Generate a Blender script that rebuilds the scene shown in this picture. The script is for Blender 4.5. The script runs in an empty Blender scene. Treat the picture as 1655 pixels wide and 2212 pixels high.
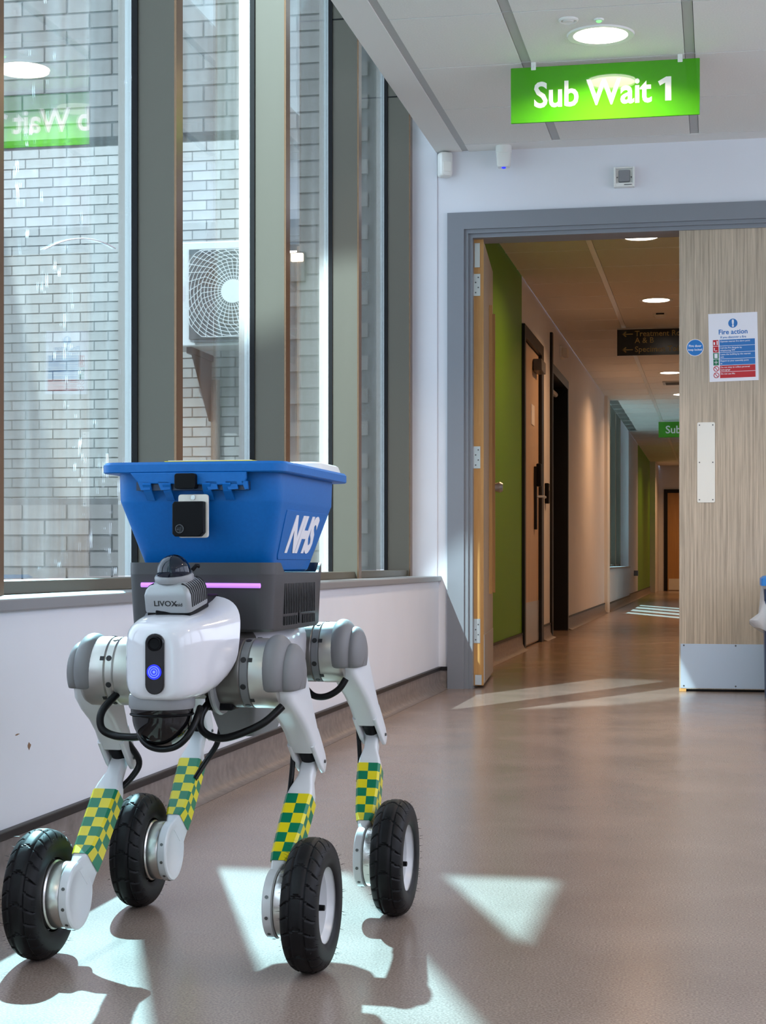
import bpy, math, random
from mathutils import Vector, Matrix
random.seed(7)
R = math.radians
S = bpy.context.scene
COL = S.collection

# ------------------------------------------------------------------ camera, world, sun, exposure
cam = bpy.data.objects.new('camera', bpy.data.cameras.new('camera'))
COL.objects.link(cam); S.camera = cam
cam.location = (0, 0, 0.576)
cam.rotation_euler = (R(90), 0, R(11.036))
cam.data.sensor_fit = 'HORIZONTAL'; cam.data.sensor_width = 36.0
cam.data.lens = 3720.0/1655.0*36.0
cam.data.shift_y = 107.0/1655.0
cam.data.clip_start = 0.05; cam.data.clip_end = 300

W = bpy.data.worlds.new('sky'); S.world = W; W.use_nodes = True
bgn = W.node_tree.nodes['Background']
bgn.inputs[0].default_value = (0.73, 0.81, 1.0, 1); bgn.inputs[1].default_value = 3.2

def lamp(name, kind, loc, direction, energy, color, **kw):
    l = bpy.data.lights.new(name, kind); o = bpy.data.objects.new(name, l); COL.objects.link(o)
    o.location = loc
    o.rotation_euler = Vector(direction).to_track_quat('-Z', 'Y').to_euler()
    l.energy = energy; l.color = color
    for k, v in kw.items(): setattr(l, k, v)
    return o
SUN = Vector((1, -2.65, -2.29)); SUNR = Vector((1, 2.4, -2.29))     # sunlight, and sunlight thrown back by glazing of the block behind
lamp('sun', 'SUN', (-6, 15, 14), SUN, 40.0, (0.50, 0.87, 1.0), angle=R(0.6))
u = SUNR.normalized()
lamp('window_glint', 'SPOT', Vector((-0.80, 7.55, 0.0)) - u*16, SUNR, 42000, (0.80, 0.95, 1.0), spot_size=R(4.8), spot_blend=0.15, shadow_soft_size=0.05)
lamp('courtyard_glint', 'SPOT', Vector((-3.6, 12.6, 2.2)) - u*12, SUNR, 5600, (0.86, 0.96, 1.0), spot_size=R(30), spot_blend=0.3, shadow_soft_size=0.05)

vs = S.view_settings
vs.view_transform = 'Standard'; vs.look = 'None'; vs.gamma = 1.0; vs.use_curve_mapping = False
vs.exposure = 0.13
cy = S.cycles
cy.use_denoising = True
cy.max_bounces = 9; cy.diffuse_bounces = 4; cy.glossy_bounces = 4; cy.transparent_max_bounces = 16; cy.transmission_bounces = 4
cy.use_adaptive_sampling = True; cy.adaptive_threshold = 0.03
cy.sample_clamp_indirect = 6.0; cy.caustics_reflective = False; cy.caustics_refractive = False

# ------------------------------------------------------------------ materials
MATS = {}
def nodes(name):
    m = bpy.data.materials.new(name); m.use_nodes = True
    t = m.node_tree; b = t.nodes['Principled BSDF']; MATS[name] = m
    return m, t, b
def L(t, a, b): t.links.new(a, b)
def flat(name, col, rough=0.5, metal=0.0, spec=0.5, noise=0.0, scale=30, bump=0.0, coat=0.0):
    m, t, b = nodes(name)
    b.inputs['Base Color'].default_value = (*col, 1); b.inputs['Roughness'].default_value = rough
    b.inputs['Metallic'].default_value = metal; b.inputs['Specular IOR Level'].default_value = spec
    b.inputs['Coat Weight'].default_value = coat; b.inputs['Coat Roughness'].default_value = 0.05
    if noise or bump:
        tc = t.nodes.new('ShaderNodeTexCoord'); n = t.nodes.new('ShaderNodeTexNoise')
        n.inputs['Scale'].default_value = scale; n.inputs['Detail'].default_value = 6
        L(t, tc.outputs['Object'], n.inputs['Vector'])
        if noise:
            r = t.nodes.new('ShaderNodeValToRGB')
            r.color_ramp.elements[0].color = (*[c*(1-noise) for c in col], 1); r.color_ramp.elements[0].position = 0.3
            r.color_ramp.elements[1].color = (*[min(1, c*(1+noise)) for c in col], 1); r.color_ramp.elements[1].position = 0.7
            L(t, n.outputs['Fac'], r.inputs['Fac']); L(t, r.outputs['Color'], b.inputs['Base Color'])
        if bump:
            bp = t.nodes.new('ShaderNodeBump'); bp.inputs['Strength'].default_value = bump; bp.inputs['Distance'].default_value = 0.002
            L(t, n.outputs['Fac'], bp.inputs['Height']); L(t, bp.outputs['Normal'], b.inputs['Normal'])
    return m
def glow(name, col, strength):
    m, t, b = nodes(name)
    b.inputs['Base Color'].default_value = (*col, 1)
    b.inputs['Emission Color'].default_value = (*col, 1); b.inputs['Emission Strength'].default_value = strength
    return m
def woody(name, c0, c1, sx, sz, rough=0.45):
    m, t, b = nodes(name)
    tc = t.nodes.new('ShaderNodeTexCoord'); mp = t.nodes.new('ShaderNodeMapping')
    mp.inputs['Scale'].default_value = (sx, sx, sz)
    n = t.nodes.new('ShaderNodeTexNoise'); n.inputs['Scale'].default_value = 1.0; n.inputs['Detail'].default_value = 8; n.inputs['Roughness'].default_value = 0.7
    r = t.nodes.new('ShaderNodeValToRGB')
    r.color_ramp.elements[0].color = (*c0, 1); r.color_ramp.elements[0].position = 0.32
    r.color_ramp.elements[1].color = (*c1, 1); r.color_ramp.elements[1].position = 0.68
    L(t, tc.outputs['Object'], mp.inputs['Vector']); L(t, mp.outputs['Vector'], n.inputs['Vector'])
    L(t, n.outputs['Fac'], r.inputs['Fac']); L(t, r.outputs['Color'], b.inputs['Base Color'])
    b.inputs['Roughness'].default_value = rough
    return m

def make_floor_mat():
    m, t, b = nodes('vinyl_floor')
    tc = t.nodes.new('ShaderNodeTexCoord')
    n1 = t.nodes.new('ShaderNodeTexNoise'); n1.inputs['Scale'].default_value = 300; n1.inputs['Detail'].default_value = 3
    n2 = t.nodes.new('ShaderNodeTexNoise'); n2.inputs['Scale'].default_value = 3.5; n2.inputs['Detail'].default_value = 5
    mp = t.nodes.new('ShaderNodeMapping'); mp.inputs['Rotation'].default_value = (0, 0, 0.6); mp.inputs['Scale'].default_value = (9, 160, 1)
    n3 = t.nodes.new('ShaderNodeTexNoise'); n3.inputs['Scale'].default_value = 1.0; n3.inputs['Detail'].default_value = 2
    for n in (n1, n2): L(t, tc.outputs['Object'], n.inputs['Vector'])
    L(t, tc.outputs['Object'], mp.inputs['Vector']); L(t, mp.outputs['Vector'], n3.inputs['Vector'])
    r1 = t.nodes.new('ShaderNodeValToRGB')
    r1.color_ramp.elements[0].color = (0.215, 0.158, 0.130, 1); r1.color_ramp.elements[0].position = 0.32
    r1.color_ramp.elements[1].color = (0.385, 0.300, 0.258, 1); r1.color_ramp.elements[1].position = 0.66
    L(t, n1.outputs['Fac'], r1.inputs['Fac'])
    mx = t.nodes.new('ShaderNodeMix'); mx.data_type = 'RGBA'; mx.blend_type = 'MULTIPLY'; mx.inputs[0].default_value = 0.35
    r2 = t.nodes.new('ShaderNodeValToRGB')
    r2.color_ramp.elements[0].color = (0.62, 0.60, 0.60, 1); r2.color_ramp.elements[1].color = (1, 1, 1, 1)
    r2.color_ramp.elements[0].position = 0.3; r2.color_ramp.elements[1].position = 0.65
    L(t, n2.outputs['Fac'], r2.inputs['Fac']); L(t, r1.outputs['Color'], mx.inputs[6]); L(t, r2.outputs['Color'], mx.inputs[7])
    # pale scuffs with a direction of their own
    r3 = t.nodes.new('ShaderNodeValToRGB')
    r3.color_ramp.elements[0].color = (0, 0, 0, 1); r3.color_ramp.elements[0].position = 0.68
    r3.color_ramp.elements[1].color = (0.5, 0.5, 0.5, 1); r3.color_ramp.elements[1].position = 0.80
    L(t, n3.outputs['Fac'], r3.inputs['Fac'])
    mx2 = t.nodes.new('ShaderNodeMix'); mx2.data_type = 'RGBA'
    L(t, r3.outputs['Color'], mx2.inputs[0]); L(t, mx.outputs[2], mx2.inputs[6]); mx2.inputs[7].default_value = (0.42, 0.37, 0.35, 1)
    L(t, mx2.outputs[2], b.inputs['Base Color'])
    rr = t.nodes.new('ShaderNodeMapRange'); rr.inputs[3].default_value = 0.17; rr.inputs[4].default_value = 0.27
    L(t, n2.outputs['Fac'], rr.inputs[0]); L(t, rr.outputs[0], b.inputs['Roughness'])
    bp = t.nodes.new('ShaderNodeBump'); bp.inputs['Strength'].default_value = 0.12; bp.inputs['Distance'].default_value = 0.001
    L(t, n1.outputs['Fac'], bp.inputs['Height']); L(t, bp.outputs['Normal'], b.inputs['Normal'])
    b.inputs['Specular IOR Level'].default_value = 0.36
make_floor_mat()

def make_glass(name, tint, r0, dirt):
    """clear sheet: Schlick reflection over straight transmission, with dried rain streaks"""
    m = bpy.data.materials.new(name); m.use_nodes = True; MATS[name] = m
    t = m.node_tree; t.nodes.clear()
    out = t.nodes.new('ShaderNodeOutputMaterial')
    g = t.nodes.new('ShaderNodeNewGeometry')
    d = t.nodes.new('ShaderNodeVectorMath'); d.operation = 'DOT_PRODUCT'
    L(t, g.outputs['Incoming'], d.inputs[0]); L(t, g.outputs['Normal'], d.inputs[1])
    def mth(op, a, b=None):
        n = t.nodes.new('ShaderNodeMath'); n.operation = op
        for i, v in enumerate((a, b)):
            if v is None: continue
            if isinstance(v, (int, float)): n.inputs[i].default_value = v
            else: L(t, v, n.inputs[i])
        return n.outputs[0]
    c = mth('ABSOLUTE', d.outputs['Value']); c = mth('SUBTRACT', 1.0, c); c = mth('POWER', c, 4.0)
    f = mth('MULTIPLY', c, 1.0 - r0); f = mth('ADD', f, r0)
    tr = t.nodes.new('ShaderNodeBsdfTransparent'); tr.inputs[0].default_value = (*tint, 1)
    gl = t.nodes.new('ShaderNodeBsdfGlossy'); gl.inputs['Roughness'].default_value = 0.0; gl.inputs[0].default_value = (0.95, 0.98, 1, 1)
    mx = t.nodes.new('ShaderNodeMixShader'); L(t, f, mx.inputs[0]); L(t, tr.outputs[0], mx.inputs[1]); L(t, gl.outputs[0], mx.inputs[2])
    if dirt:
        tc = t.nodes.new('ShaderNodeTexCoord')
        def layer(scale, lo, hi, det):
            mp = t.nodes.new('ShaderNodeMapping'); mp.inputs['Scale'].default_value = scale
            n = t.nodes.new('ShaderNodeTexNoise'); n.inputs['Scale'].default_value = 1.0; n.inputs['Detail'].default_value = det
            n.inputs['Distortion'].default_value = 0.6
            L(t, tc.outputs['Object'], mp.inputs['Vector']); L(t, mp.outputs['Vector'], n.inputs['Vector'])
            mr = t.nodes.new('ShaderNodeMapRange'); mr.inputs[1].default_value = lo; mr.inputs[2].default_value = hi
            L(t, n.outputs['Fac'], mr.inputs[0]); return mr.outputs[0]
        a = layer((1, 75, 17), 0.665, 0.72, 3)
        bl = layer((1, 4.0, 2.4), 0.47, 0.60, 2)
        a = mth('MULTIPLY', a, bl)
        film = mth('MULTIPLY', layer((1, 14, 1.2), 0.35, 0.75, 4), 0.035)
        a = mth('MULTIPLY', a, dirt); a = mth('ADD', a, film)
        df = t.nodes.new('ShaderNodeBsdfTranslucent'); df.inputs[0].default_value = (0.85, 0.9, 0.93, 1)
        mx2 = t.nodes.new('ShaderNodeMixShader'); L(t, a, mx2.inputs[0]); L(t, mx.outputs[0], mx2.inputs[1]); L(t, df.outputs[0], mx2.inputs[2])
        L(t, mx2.outputs[0], out.inputs[0])
    else:
        L(t, mx.outputs[0], out.inputs[0])
make_glass('window_glass', (0.93, 0.985, 0.98), 0.11, 0.04)
make_glass('streaked_glass', (0.93, 0.985, 0.98), 0.11, 0.75)
make_glass('clear_bag_film', (0.97, 0.97, 0.98), 0.10, 0.0)

def make_brick(name, c0, c1):
    m, t, b = nodes(name)
    oi = t.nodes.new('ShaderNodeObjectInfo'); tc = t.nodes.new('ShaderNodeTexCoord')
    n = t.nodes.new('ShaderNodeTexNoise'); n.inputs['Scale'].default_value = 14; n.inputs['Detail'].default_value = 6
    L(t, tc.outputs['Object'], n.inputs['Vector'])
    ad = t.nodes.new('ShaderNodeMath'); ad.operation = 'MULTIPLY_ADD'; ad.inputs[1].default_value = 0.6
    L(t, n.outputs['Fac'], ad.inputs[0])
    ml = t.nodes.new('ShaderNodeMath'); ml.operation = 'MULTIPLY'; ml.inputs[1].default_value = 0.4
    L(t, oi.outputs['Random'], ml.inputs[0]); L(t, ml.outputs[0], ad.inputs[2])
    r = t.nodes.new('ShaderNodeValToRGB')
    r.color_ramp.elements[0].color = (*c0, 1); r.color_ramp.elements[0].position = 0.2
    r.color_ramp.elements[1].color = (*c1, 1); r.color_ramp.elements[1].position = 0.8
    L(t, ad.outputs[0], r.inputs['Fac']); L(t, r.outputs['Color'], b.inputs['Base Color'])
    b.inputs['Roughness'].default_value = 0.9
make_brick('grey_brick', (0.20, 0.18, 0.165), (0.34, 0.315, 0.29))
make_brick('pale_brick', (0.42, 0.42, 0.41), (0.60, 0.60, 0.58))
flat('mortar', (0.165, 0.16, 0.155), 0.95)
flat('mortar_pale', (0.33, 0.33, 0.32), 0.95)

flat('white_wall', (0.75, 0.75, 0.79), 0.55, noise=0.015, scale=5)
flat('ceiling_tile', (0.80, 0.78, 0.74), 0.9, noise=0.04, scale=160, bump=0.25)
flat('plaster', (0.80, 0.78, 0.75), 0.8)
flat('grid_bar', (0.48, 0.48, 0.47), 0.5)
flat('sheen_bar', (0.93, 0.92, 0.90), 0.3, spec=0.8)  # grid bar copy whitened for the floor light it reflects
flat('green_paint', (0.115, 0.30, 0.004), 0.5)
flat('grey_paint', (0.215, 0.225, 0.25), 0.42)
flat('sill_paint', (0.25, 0.25, 0.26), 0.35)
flat('fin_metal', (0.110, 0.100, 0.076), 0.42, metal=0.1)
flat('fin_edge', (0.22, 0.13, 0.075), 0.25, metal=0.7)
flat('outer_frame', (0.80, 0.82, 0.82), 0.45)
flat('outer_frame_warm', (0.50, 0.44, 0.40), 0.5)
flat('black_gasket', (0.006, 0.006, 0.007), 0.5, spec=0.2)
flat('dark_strip', (0.014, 0.012, 0.013), 0.4, spec=0.25)
flat('skirting', (0.20, 0.165, 0.15), 0.4, noise=0.25, scale=40)
flat('dark_frame', (0.010, 0.008, 0.007), 0.4, spec=0.3)
woody('grey_oak', (0.27, 0.215, 0.155), (0.62, 0.50, 0.375), 120, 2.2)
woody('warm_wood', (0.42, 0.20, 0.055), (0.60, 0.32, 0.10), 45, 2.0)
woody('brown_door', (0.46, 0.33, 0.23), (0.56, 0.42, 0.30), 30, 1.5)
woody('end_door_wood', (0.42, 0.22, 0.08), (0.52, 0.29, 0.11), 30, 1.5)
flat('steel', (0.62, 0.62, 0.61), 0.32, metal=0.85)
flat('satin_plate', (0.78, 0.74, 0.66), 0.5, metal=0.15)
flat('kick_metal', (0.50, 0.56, 0.64), 0.38, metal=0.5)
flat('screw', (0.12, 0.12, 0.12), 0.4, metal=0.6)
flat('white_plastic', (0.80, 0.79, 0.75), 0.35)
flat('paving', (0.30, 0.29, 0.27), 0.9, noise=0.2, scale=6)
flat('sign_green', (0.060, 0.33, 0.006), 0.03, spec=0.6)
flat('sign_black', (0.008, 0.008, 0.008), 0.2)
flat('sign_white', (0.85, 0.84, 0.78), 0.3)
flat('sign_yellow', (0.40, 0.31, 0.10), 0.4)
flat('paper', (0.80, 0.78, 0.82), 0.5)
flat('print_blue', (0.02, 0.16, 0.45), 0.4)
flat('print_red', (0.50, 0.012, 0.02), 0.4)
flat('print_green', (0.01, 0.16, 0.07), 0.4)
flat('lid_blue', (0.01, 0.17, 0.50), 0.4)
flat('body_navy', (0.012, 0.03, 0.075), 0.4)
glow('lamp_warm', (1.0, 0.93, 0.84), 9.0)
glow('lamp_far', (1.0, 0.88, 0.74), 9.0)
glow('lamp_outside', (1.0, 0.72, 0.55), 6.0)
glow('led_green', (0.25, 0.9, 0.25), 0.9)
glow('led_blue', (0.012, 0.02, 1.0), 1.1)
glow('led_blue_core', (0.10, 0.14, 1.0), 1.5)
glow('led_purple', (0.55, 0.22, 0.85), 0.85)
# robot
flat('shell_white', (0.68, 0.67, 0.71), 0.14, coat=0.6)
flat('arm_white', (0.68, 0.69, 0.71), 0.28)
flat('silver', (0.48, 0.46, 0.43), 0.34, metal=0.75)
flat('motor_silver', (0.66, 0.64, 0.61), 0.27, metal=0.9)
flat('motor_dark', (0.13, 0.12, 0.11), 0.35, metal=0.5)
flat('pad_grey', (0.18, 0.175, 0.18), 0.55)
flat('base_grey', (0.055, 0.053, 0.056), 0.40, spec=0.4)
flat('slot_black', (0.008, 0.008, 0.009), 0.6)
flat('black_gloss', (0.004, 0.004, 0.005), 0.05, spec=0.5)
flat('scanner_gloss', (0.002, 0.005, 0.016), 0.03, spec=0.45)
flat('black_matte', (0.005, 0.005, 0.006), 0.45, spec=0.1)
flat('cable', (0.004, 0.004, 0.0045), 0.35, spec=0.22)
flat('tyre_rubber', (0.006, 0.0055, 0.0065), 0.5, spec=0.22, noise=0.3, scale=60)
flat('bin_blue', (0.001, 0.125, 0.43), 0.45, spec=0.3, noise=0.04, scale=200, bump=0.05)
flat('ring_grey', (0.24, 0.24, 0.25), 0.4)
flat('lidar_grey', (0.33, 0.34, 0.35), 0.38, metal=0.3)
flat('check_yellow', (0.75, 0.62, 0.01), 0.3)
flat('check_green', (0.0, 0.18, 0.085), 0.3)
flat('belly_grey', (0.16, 0.165, 0.17), 0.5)
flat('ac_casing', (0.88, 0.92, 0.93), 0.5)
flat('ac_dark', (0.10, 0.12, 0.13), 0.6)
flat('pipe_brown', (0.28, 0.20, 0.15), 0.7)
flat('scuff', (0.25, 0.14, 0.08), 0.9)
M = MATS

# ------------------------------------------------------------------ mesh helpers
class MB:
    def __init__(s): s.v = []; s.f = []; s.mi = []
    def add(s, vs, fs, mi=0):
        o = len(s.v); s.v += [tuple(p) for p in vs]
        for f in fs: s.f.append(tuple(i+o for i in f)); s.mi.append(mi)
        return s
    def box(s, x0, x1, y0, y1, z0, z1, mi=0):
        v = [(x, y, z) for z in (z0, z1) for y in (y0, y1) for x in (x0, x1)]
        return s.add(v, [(0, 2, 3, 1), (4, 5, 7, 6), (0, 1, 5, 4), (2, 6, 7, 3), (0, 4, 6, 2), (1, 3, 7, 5)], mi)
    def loft(s, rings, cap=True, mi=0, closed=True):
        n = len(rings[0]); v = [p for r in rings for p in r]; f = []
        for i in range(len(rings)-1):
            for j in range(n if closed else n-1):
                k = (j+1) % n
                f.append((i*n+j, i*n+k, (i+1)*n+k, (i+1)*n+j))
        if cap:
            f.append(tuple(reversed(range(n)))); f.append(tuple((len(rings)-1)*n+j for j in range(n)))
        return s.add(v, f, mi)
    def lathe(s, prof, axis='z', c=(0, 0, 0), n=32, cap=True, mi=0):
        rings = []
        for r, h in prof:
            ring = []
            for k in range(n):
                a = 2*math.pi*k/n; p, q = r*math.cos(a), r*math.sin(a)
                v = (p, q, h) if axis == 'z' else ((h, p, q) if axis == 'x' else (p, h, q))
                ring.append((v[0]+c[0], v[1]+c[1], v[2]+c[2]))
            rings.append(ring)
        return s.loft(rings, cap, mi)
    def tube(s, pts, rad, n=10, cap=True, mi=0):
        pts = [Vector(p) for p in pts]
        rr = rad if isinstance(rad, (list, tuple)) else [rad]*len(pts)
        up = Vector((0.3, 0.1, 1)).normalized(); rings = []
        for i, p in enumerate(pts):
            d = (pts[min(i+1, len(pts)-1)] - pts[max(i-1, 0)]).normalized()
            a = d.cross(up)
            if a.length < 1e-4: a = d.cross(Vector((1, 0, 0)))
            a.normalize(); b = d.cross(a).normalized(); up = -b if (-b).dot(up) > 0 else b
            rings.append([p + (a*math.cos(2*math.pi*k/n) + b*math.sin(2*math.pi*k/n))*rr[i] for k in range(n)])
        return s.loft(rings, cap, mi)
    def prism(s, pts, axis, a0, a1, mi=0):
        """polygon pts (2d) extruded along an axis; axis x: (y,z), y: (x,z), z: (x,y)"""
        def P(p, a): return (a, p[0], p[1]) if axis == 'x' else ((p[0], a, p[1]) if axis == 'y' else (p[0], p[1], a))
        return s.loft([[P(p, a0) for p in pts], [P(p, a1) for p in pts]], True, mi)
    def mesh(s, name, mats, smooth=None, bevel=None):
        me = bpy.data.meshes.new(name); me.from_pydata(s.v, [], s.f)
        for m in (mats if isinstance(mats, (list, tuple)) else [mats]): me.materials.append(M[m] if isinstance(m, str) else m)
        for p, i in zip(me.polygons, s.mi): p.material_index = i
        import bmesh
        bm = bmesh.new(); bm.from_mesh(me); bmesh.ops.recalc_face_normals(bm, faces=bm.faces[:]); bm.to_mesh(me); bm.free()
        if smooth is not None:
            me.shade_smooth(); me.set_sharp_from_angle(angle=R(smooth))
        me.update(); return me
    def obj(s, name, mats, parent=None, smooth=None, loc=(0, 0, 0), bevel=None, seg=2, rot=None):
        o = bpy.data.objects.new(name, s.mesh(name, mats, smooth)); COL.objects.link(o)
        o.location = loc; o.parent = parent
        if rot: o.rotation_euler = rot
        if bevel:
            md = o.modifiers.new('bevel', 'BEVEL'); md.width = bevel; md.segments = seg; md.limit_method = 'ANGLE'; md.angle_limit = R(35)
            md.harden_normals = False
            if smooth is None:
                o.data.shade_smooth(); o.data.set_sharp_from_angle(angle=R(40))
        return o
def tag(o, label=None, cat=None, group=None, kind=None):
    if label: o['label'] = label
    if cat: o['category'] = cat
    if group: o['group'] = group
    if kind: o['kind'] = kind
    return o
def struct(o, label=None): return tag(o, label, kind='structure')
def empty(name, loc=(0, 0, 0), rz=0):
    o = bpy.data.objects.new(name, None); COL.objects.link(o); o.location = loc; o.rotation_euler = (0, 0, rz); o.empty_display_size = 0.05
    return o
def rrect(w, h, r, n=5):
    """rounded rectangle outline, half sizes w, h"""
    p = []
    for cx, cy, a0 in ((w-r, h-r, 0), (-w+r, h-r, 90), (-w+r, -h+r, 180), (w-r, -h+r, 270)):
        for k in range(n+1):
            a = R(a0 + 90*k/n); p.append((cx+r*math.cos(a), cy+r*math.sin(a)))
    return p
def spline(pts, n=6):
    pts = [Vector(p) for p in pts]; out = []
    for i in range(len(pts)-1):
        p0, p1, p2, p3 = pts[max(i-1, 0)], pts[i], pts[i+1], pts[min(i+2, len(pts)-1)]
        for k in range(n):
            t = k/n
            out.append(0.5*((2*p1)+(p2-p0)*t+(2*p0-5*p1+4*p2-p3)*t*t+(3*p1-p0-3*p2+p3)*t**3))
    return out+[pts[-1]]
def text(name, body, size, loc, rot, mat, parent=None, bold=0.0, shear=0.0, depth=0.0006, align='LEFT', sx=1.0, spacing=1.0):
    c = bpy.data.curves.new(name, 'FONT'); c.body = body; c.size = size; c.offset = bold*size; c.shear = shear
    c.extrude = depth; c.align_x = align; c.space_character = spacing; c.resolution_u = 3
    t = bpy.data.objects.new(name+'_src', c); COL.objects.link(t)
    dg = bpy.context.evaluated_depsgraph_get(); me = bpy.data.meshes.new_from_object(t.evaluated_get(dg))
    bpy.data.objects.remove(t); me.materials.clear(); me.materials.append(M[mat]); me.name = name
    o = bpy.data.objects.new(name, me); COL.objects.link(o); o.location = loc; o.rotation_euler = rot; o.scale = (sx, 1, 1); o.parent = parent
    return o
FACE = (R(90), 0, 0)      # lettering that reads from -Y

# ------------------------------------------------------------------ the room shell
XW = -1.25            # left wall face
YD = 7.73             # wall with the double door
ZC = 2.433            # ceiling
struct(MB().box(-1.56, 3.2, -4.0, 34.4, -0.12, 0).obj('floor', 'vinyl_floor'), 'brown grey speckled vinyl floor running down the corridor')
struct(MB().box(-14, -1.56, -6, 40, -0.25, -0.05).obj('ground', 'paving'), 'grey paving of the courtyard outside')

FIN0, PITCH, FT = 3.105, 1.14, 0.052
FXI, FXO, GX = -1.37, -1.525, -1.490
ZS, ZT = 0.510, 3.0    # sill top, window head
PANES = {3: 'leftmost tall window pane with the reflected green sign', 4: 'tall window pane showing the air conditioner outside', 5: 'narrow looking window pane with the glowing wall lamp behind', 7: 'last window pane before the white reveal'}
FINS = {3: 'brown edged metal fin at the left picture edge', 4: 'first wide grey metal fin between the window panes', 5: 'second grey metal fin, right of the air conditioner', 7: 'third grey metal fin, right of the wall lamp', 8: 'last dark metal fin beside the white reveal'}
def window_zone(ya, yb, fins, prefix, near):
    """lower wall, sill, coved skirting, fins and panes of one glazed stretch"""
    wl = struct(MB().box(-1.56, XW, ya, yb, 0, 0.486).obj('wall_left' if near else 'wall_left', 'white_wall'), 'white painted wall below the window sill' if near else 'white wall below the distant windows')
    struct(MB().box(-1.50, -1.236, ya, yb, 0.486, ZS).obj('trim_sill', 'sill_paint', bevel=0.004), 'grey painted window sill board')
    # coved skirting: floor sheet turned up the wall, dark capping strip above it
    pr = [(XW-0.01, 0.084), (XW+0.006, 0.084), (XW+0.008, 0.040)] + [(XW+0.008+0.034*(1-math.cos(R(a))), 0.040-0.0395*math.sin(R(a))) for a in (20, 40, 60, 80)] + [(XW+0.05, 0.0005), (XW-0.01, 0.0005)]
    struct(MB().prism(pr, 'y', ya, yb).obj('baseboard_left', 'skirting', smooth=50), 'brown coved skirting at the foot of the white wall')
    struct(MB().box(XW-0.01, XW+0.012, ya, yb, 0.082, 0.099).obj('baseboard_cap_strip', 'dark_strip', bevel=0.003), 'black capping strip along the coved skirting')
    # bulkhead: edge of the ceiling slab and the raised soffit over the window recess
    b = MB().box(-1.26, -1.142, ya, yb, ZC, ZT+0.05).box(-1.60, -1.142, ya, yb, ZT, ZT+0.12)
    struct(b.obj('ceiling_bulkhead', 'plaster'), 'pale plaster bulkhead edge beside the window recess')
    for i in range(len(fins)-1):
        y0, y1 = fins[i]+FT, fins[i+1]
        win = struct(empty('window_%d' % (i+1+(0 if near else 20)), (0, 0, 0)), PANES.get(round(y0), 'distant tall window pane down the corridor' if not near else 'tall window pane on the viewer side of the picture'))
        MB().box(GX-0.002, GX+0.002, y0, y1, ZS+0.03, ZT-0.03).obj('pane', 'streaked_glass' if near and 3 < y0 < 3.5 else 'window_glass', win)
        MB().box(-1.50, -1.385, y0, y1, ZS, ZS+0.027).obj('bottom_rail', 'fin_metal', win, bevel=0.002)
        MB().box(-1.50, -1.40, y0, y1, ZT-0.03, ZT).obj('top_rail', 'fin_metal', win)
    for y in fins:
        f = struct(empty('window_mullion', (0, 0, 0)), FINS.get(round(y), 'distant dark metal fin down the corridor' if not near else 'deep grey metal fin on the viewer side of the picture'))
        MB().box(-1.474, FXI-0.002, y, y+FT, ZS, ZT).obj('inner_fin', 'fin_metal', f)
        MB().box(FXI-0.006, FXI, y-0.001, y+FT+0.001, ZS, ZT).obj('fin_nosing', 'fin_edge', f)
        MB().box(-1.490, -1.474, y-0.006, y+FT+0.006, ZS, ZT).obj('gasket', 'black_gasket', f)
        MB().box(-1.508, -1.490, y-0.004, y+FT+0.004, ZS, ZT).obj('outer_cap', 'outer_frame', f)
        MB().box(FXO-0.002, -1.508, y-0.002, y+FT+0.002, ZS, ZT).obj('outer_trim', 'outer_frame_warm', f)
        MB().box(-1.474, FXI, y-0.002, y+FT+0.002, ZT-0.32, ZT-0.315).obj('fin_joint', 'black_gasket', f)
fins = [FIN0 + PITCH*k + 0.003*k for k in range(-6, 4)] + [7.672]
window_zone(-4.0, YD, fins, 'near', True)
fins2 = [20.05 + 1.14*k for k in range(5)]
window_zone(20.0, 24.75, fins2, 'far', False)
# a dried wiper mark on the first pane in view
pane_mark = MB().tube([(GX+0.003, 3.65+0.465*t, 1.276+0.086*t+0.025*(1-(2*t-1)**2)) for t in [k/20 for k in range(21)]], 0.0016, 6)
struct(pane_mark.obj('trim_wiper_mark', 'paper'), 'pale curved wiper mark dried on the window glass')

# reveal at the end of the window recess, end wall with the double door
struct(MB().box(-1.53, XW-0.006, YD-0.006, YD+0.22, 0.0, ZT+0.1).obj('wall_reveal', 'white_wall'), 'white reveal closing the window recess beside the door')
b = MB().box(XW-0.006, -1.17, YD, YD+0.16, 0, 3.0).box(-1.17, 0.82, YD, YD+0.16, 2.12, 3.0).box(0.82, 3.2, YD, YD+0.16, 0, 3.0)
struct(b.obj('wall_back', 'white_wall'), 'white wall over and beside the grey double door frame')
struct(MB().box(XW, -1.207, YD-0.012, YD, 0.0, 0.082).box(0.86, 3.2, YD-0.012, YD, 0, 0.082).obj('baseboard_back', 'skirting'), 'short piece of brown skirting beside the door frame')
struct(MB().box(XW+0.012, -1.207, YD-0.016, YD, 0.082, 0.099).obj('baseboard_cap_strip', 'dark_strip'), 'short black capping strip beside the door frame')
# grey frame with stepped rebates
fr = struct(empty('trim_door_frame'), 'grey painted steel frame of the corridor double doors')
for nm, (ins, dep) in dict(architrave=(0, 0.022), rebate=(0.076, 0.010), stop=(0.094, -0.004)).items():
    o0 = -1.207+ins; t0 = 2.154-ins; wd = {'architrave': 0.076, 'rebate': 0.018, 'stop': 0.018}[nm]
    r1 = 0.86-ins
    d1 = YD+0.02 if nm == 'architrave' else YD+0.16
    b = MB().box(o0, o0+wd, YD-dep, d1, 0, t0).box(r1-wd, r1, YD-dep, d1, 0, t0).box(o0+wd, r1-wd, YD-dep, d1, t0-wd, t0)
    b.obj(nm, 'grey_paint', fr)
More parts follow.
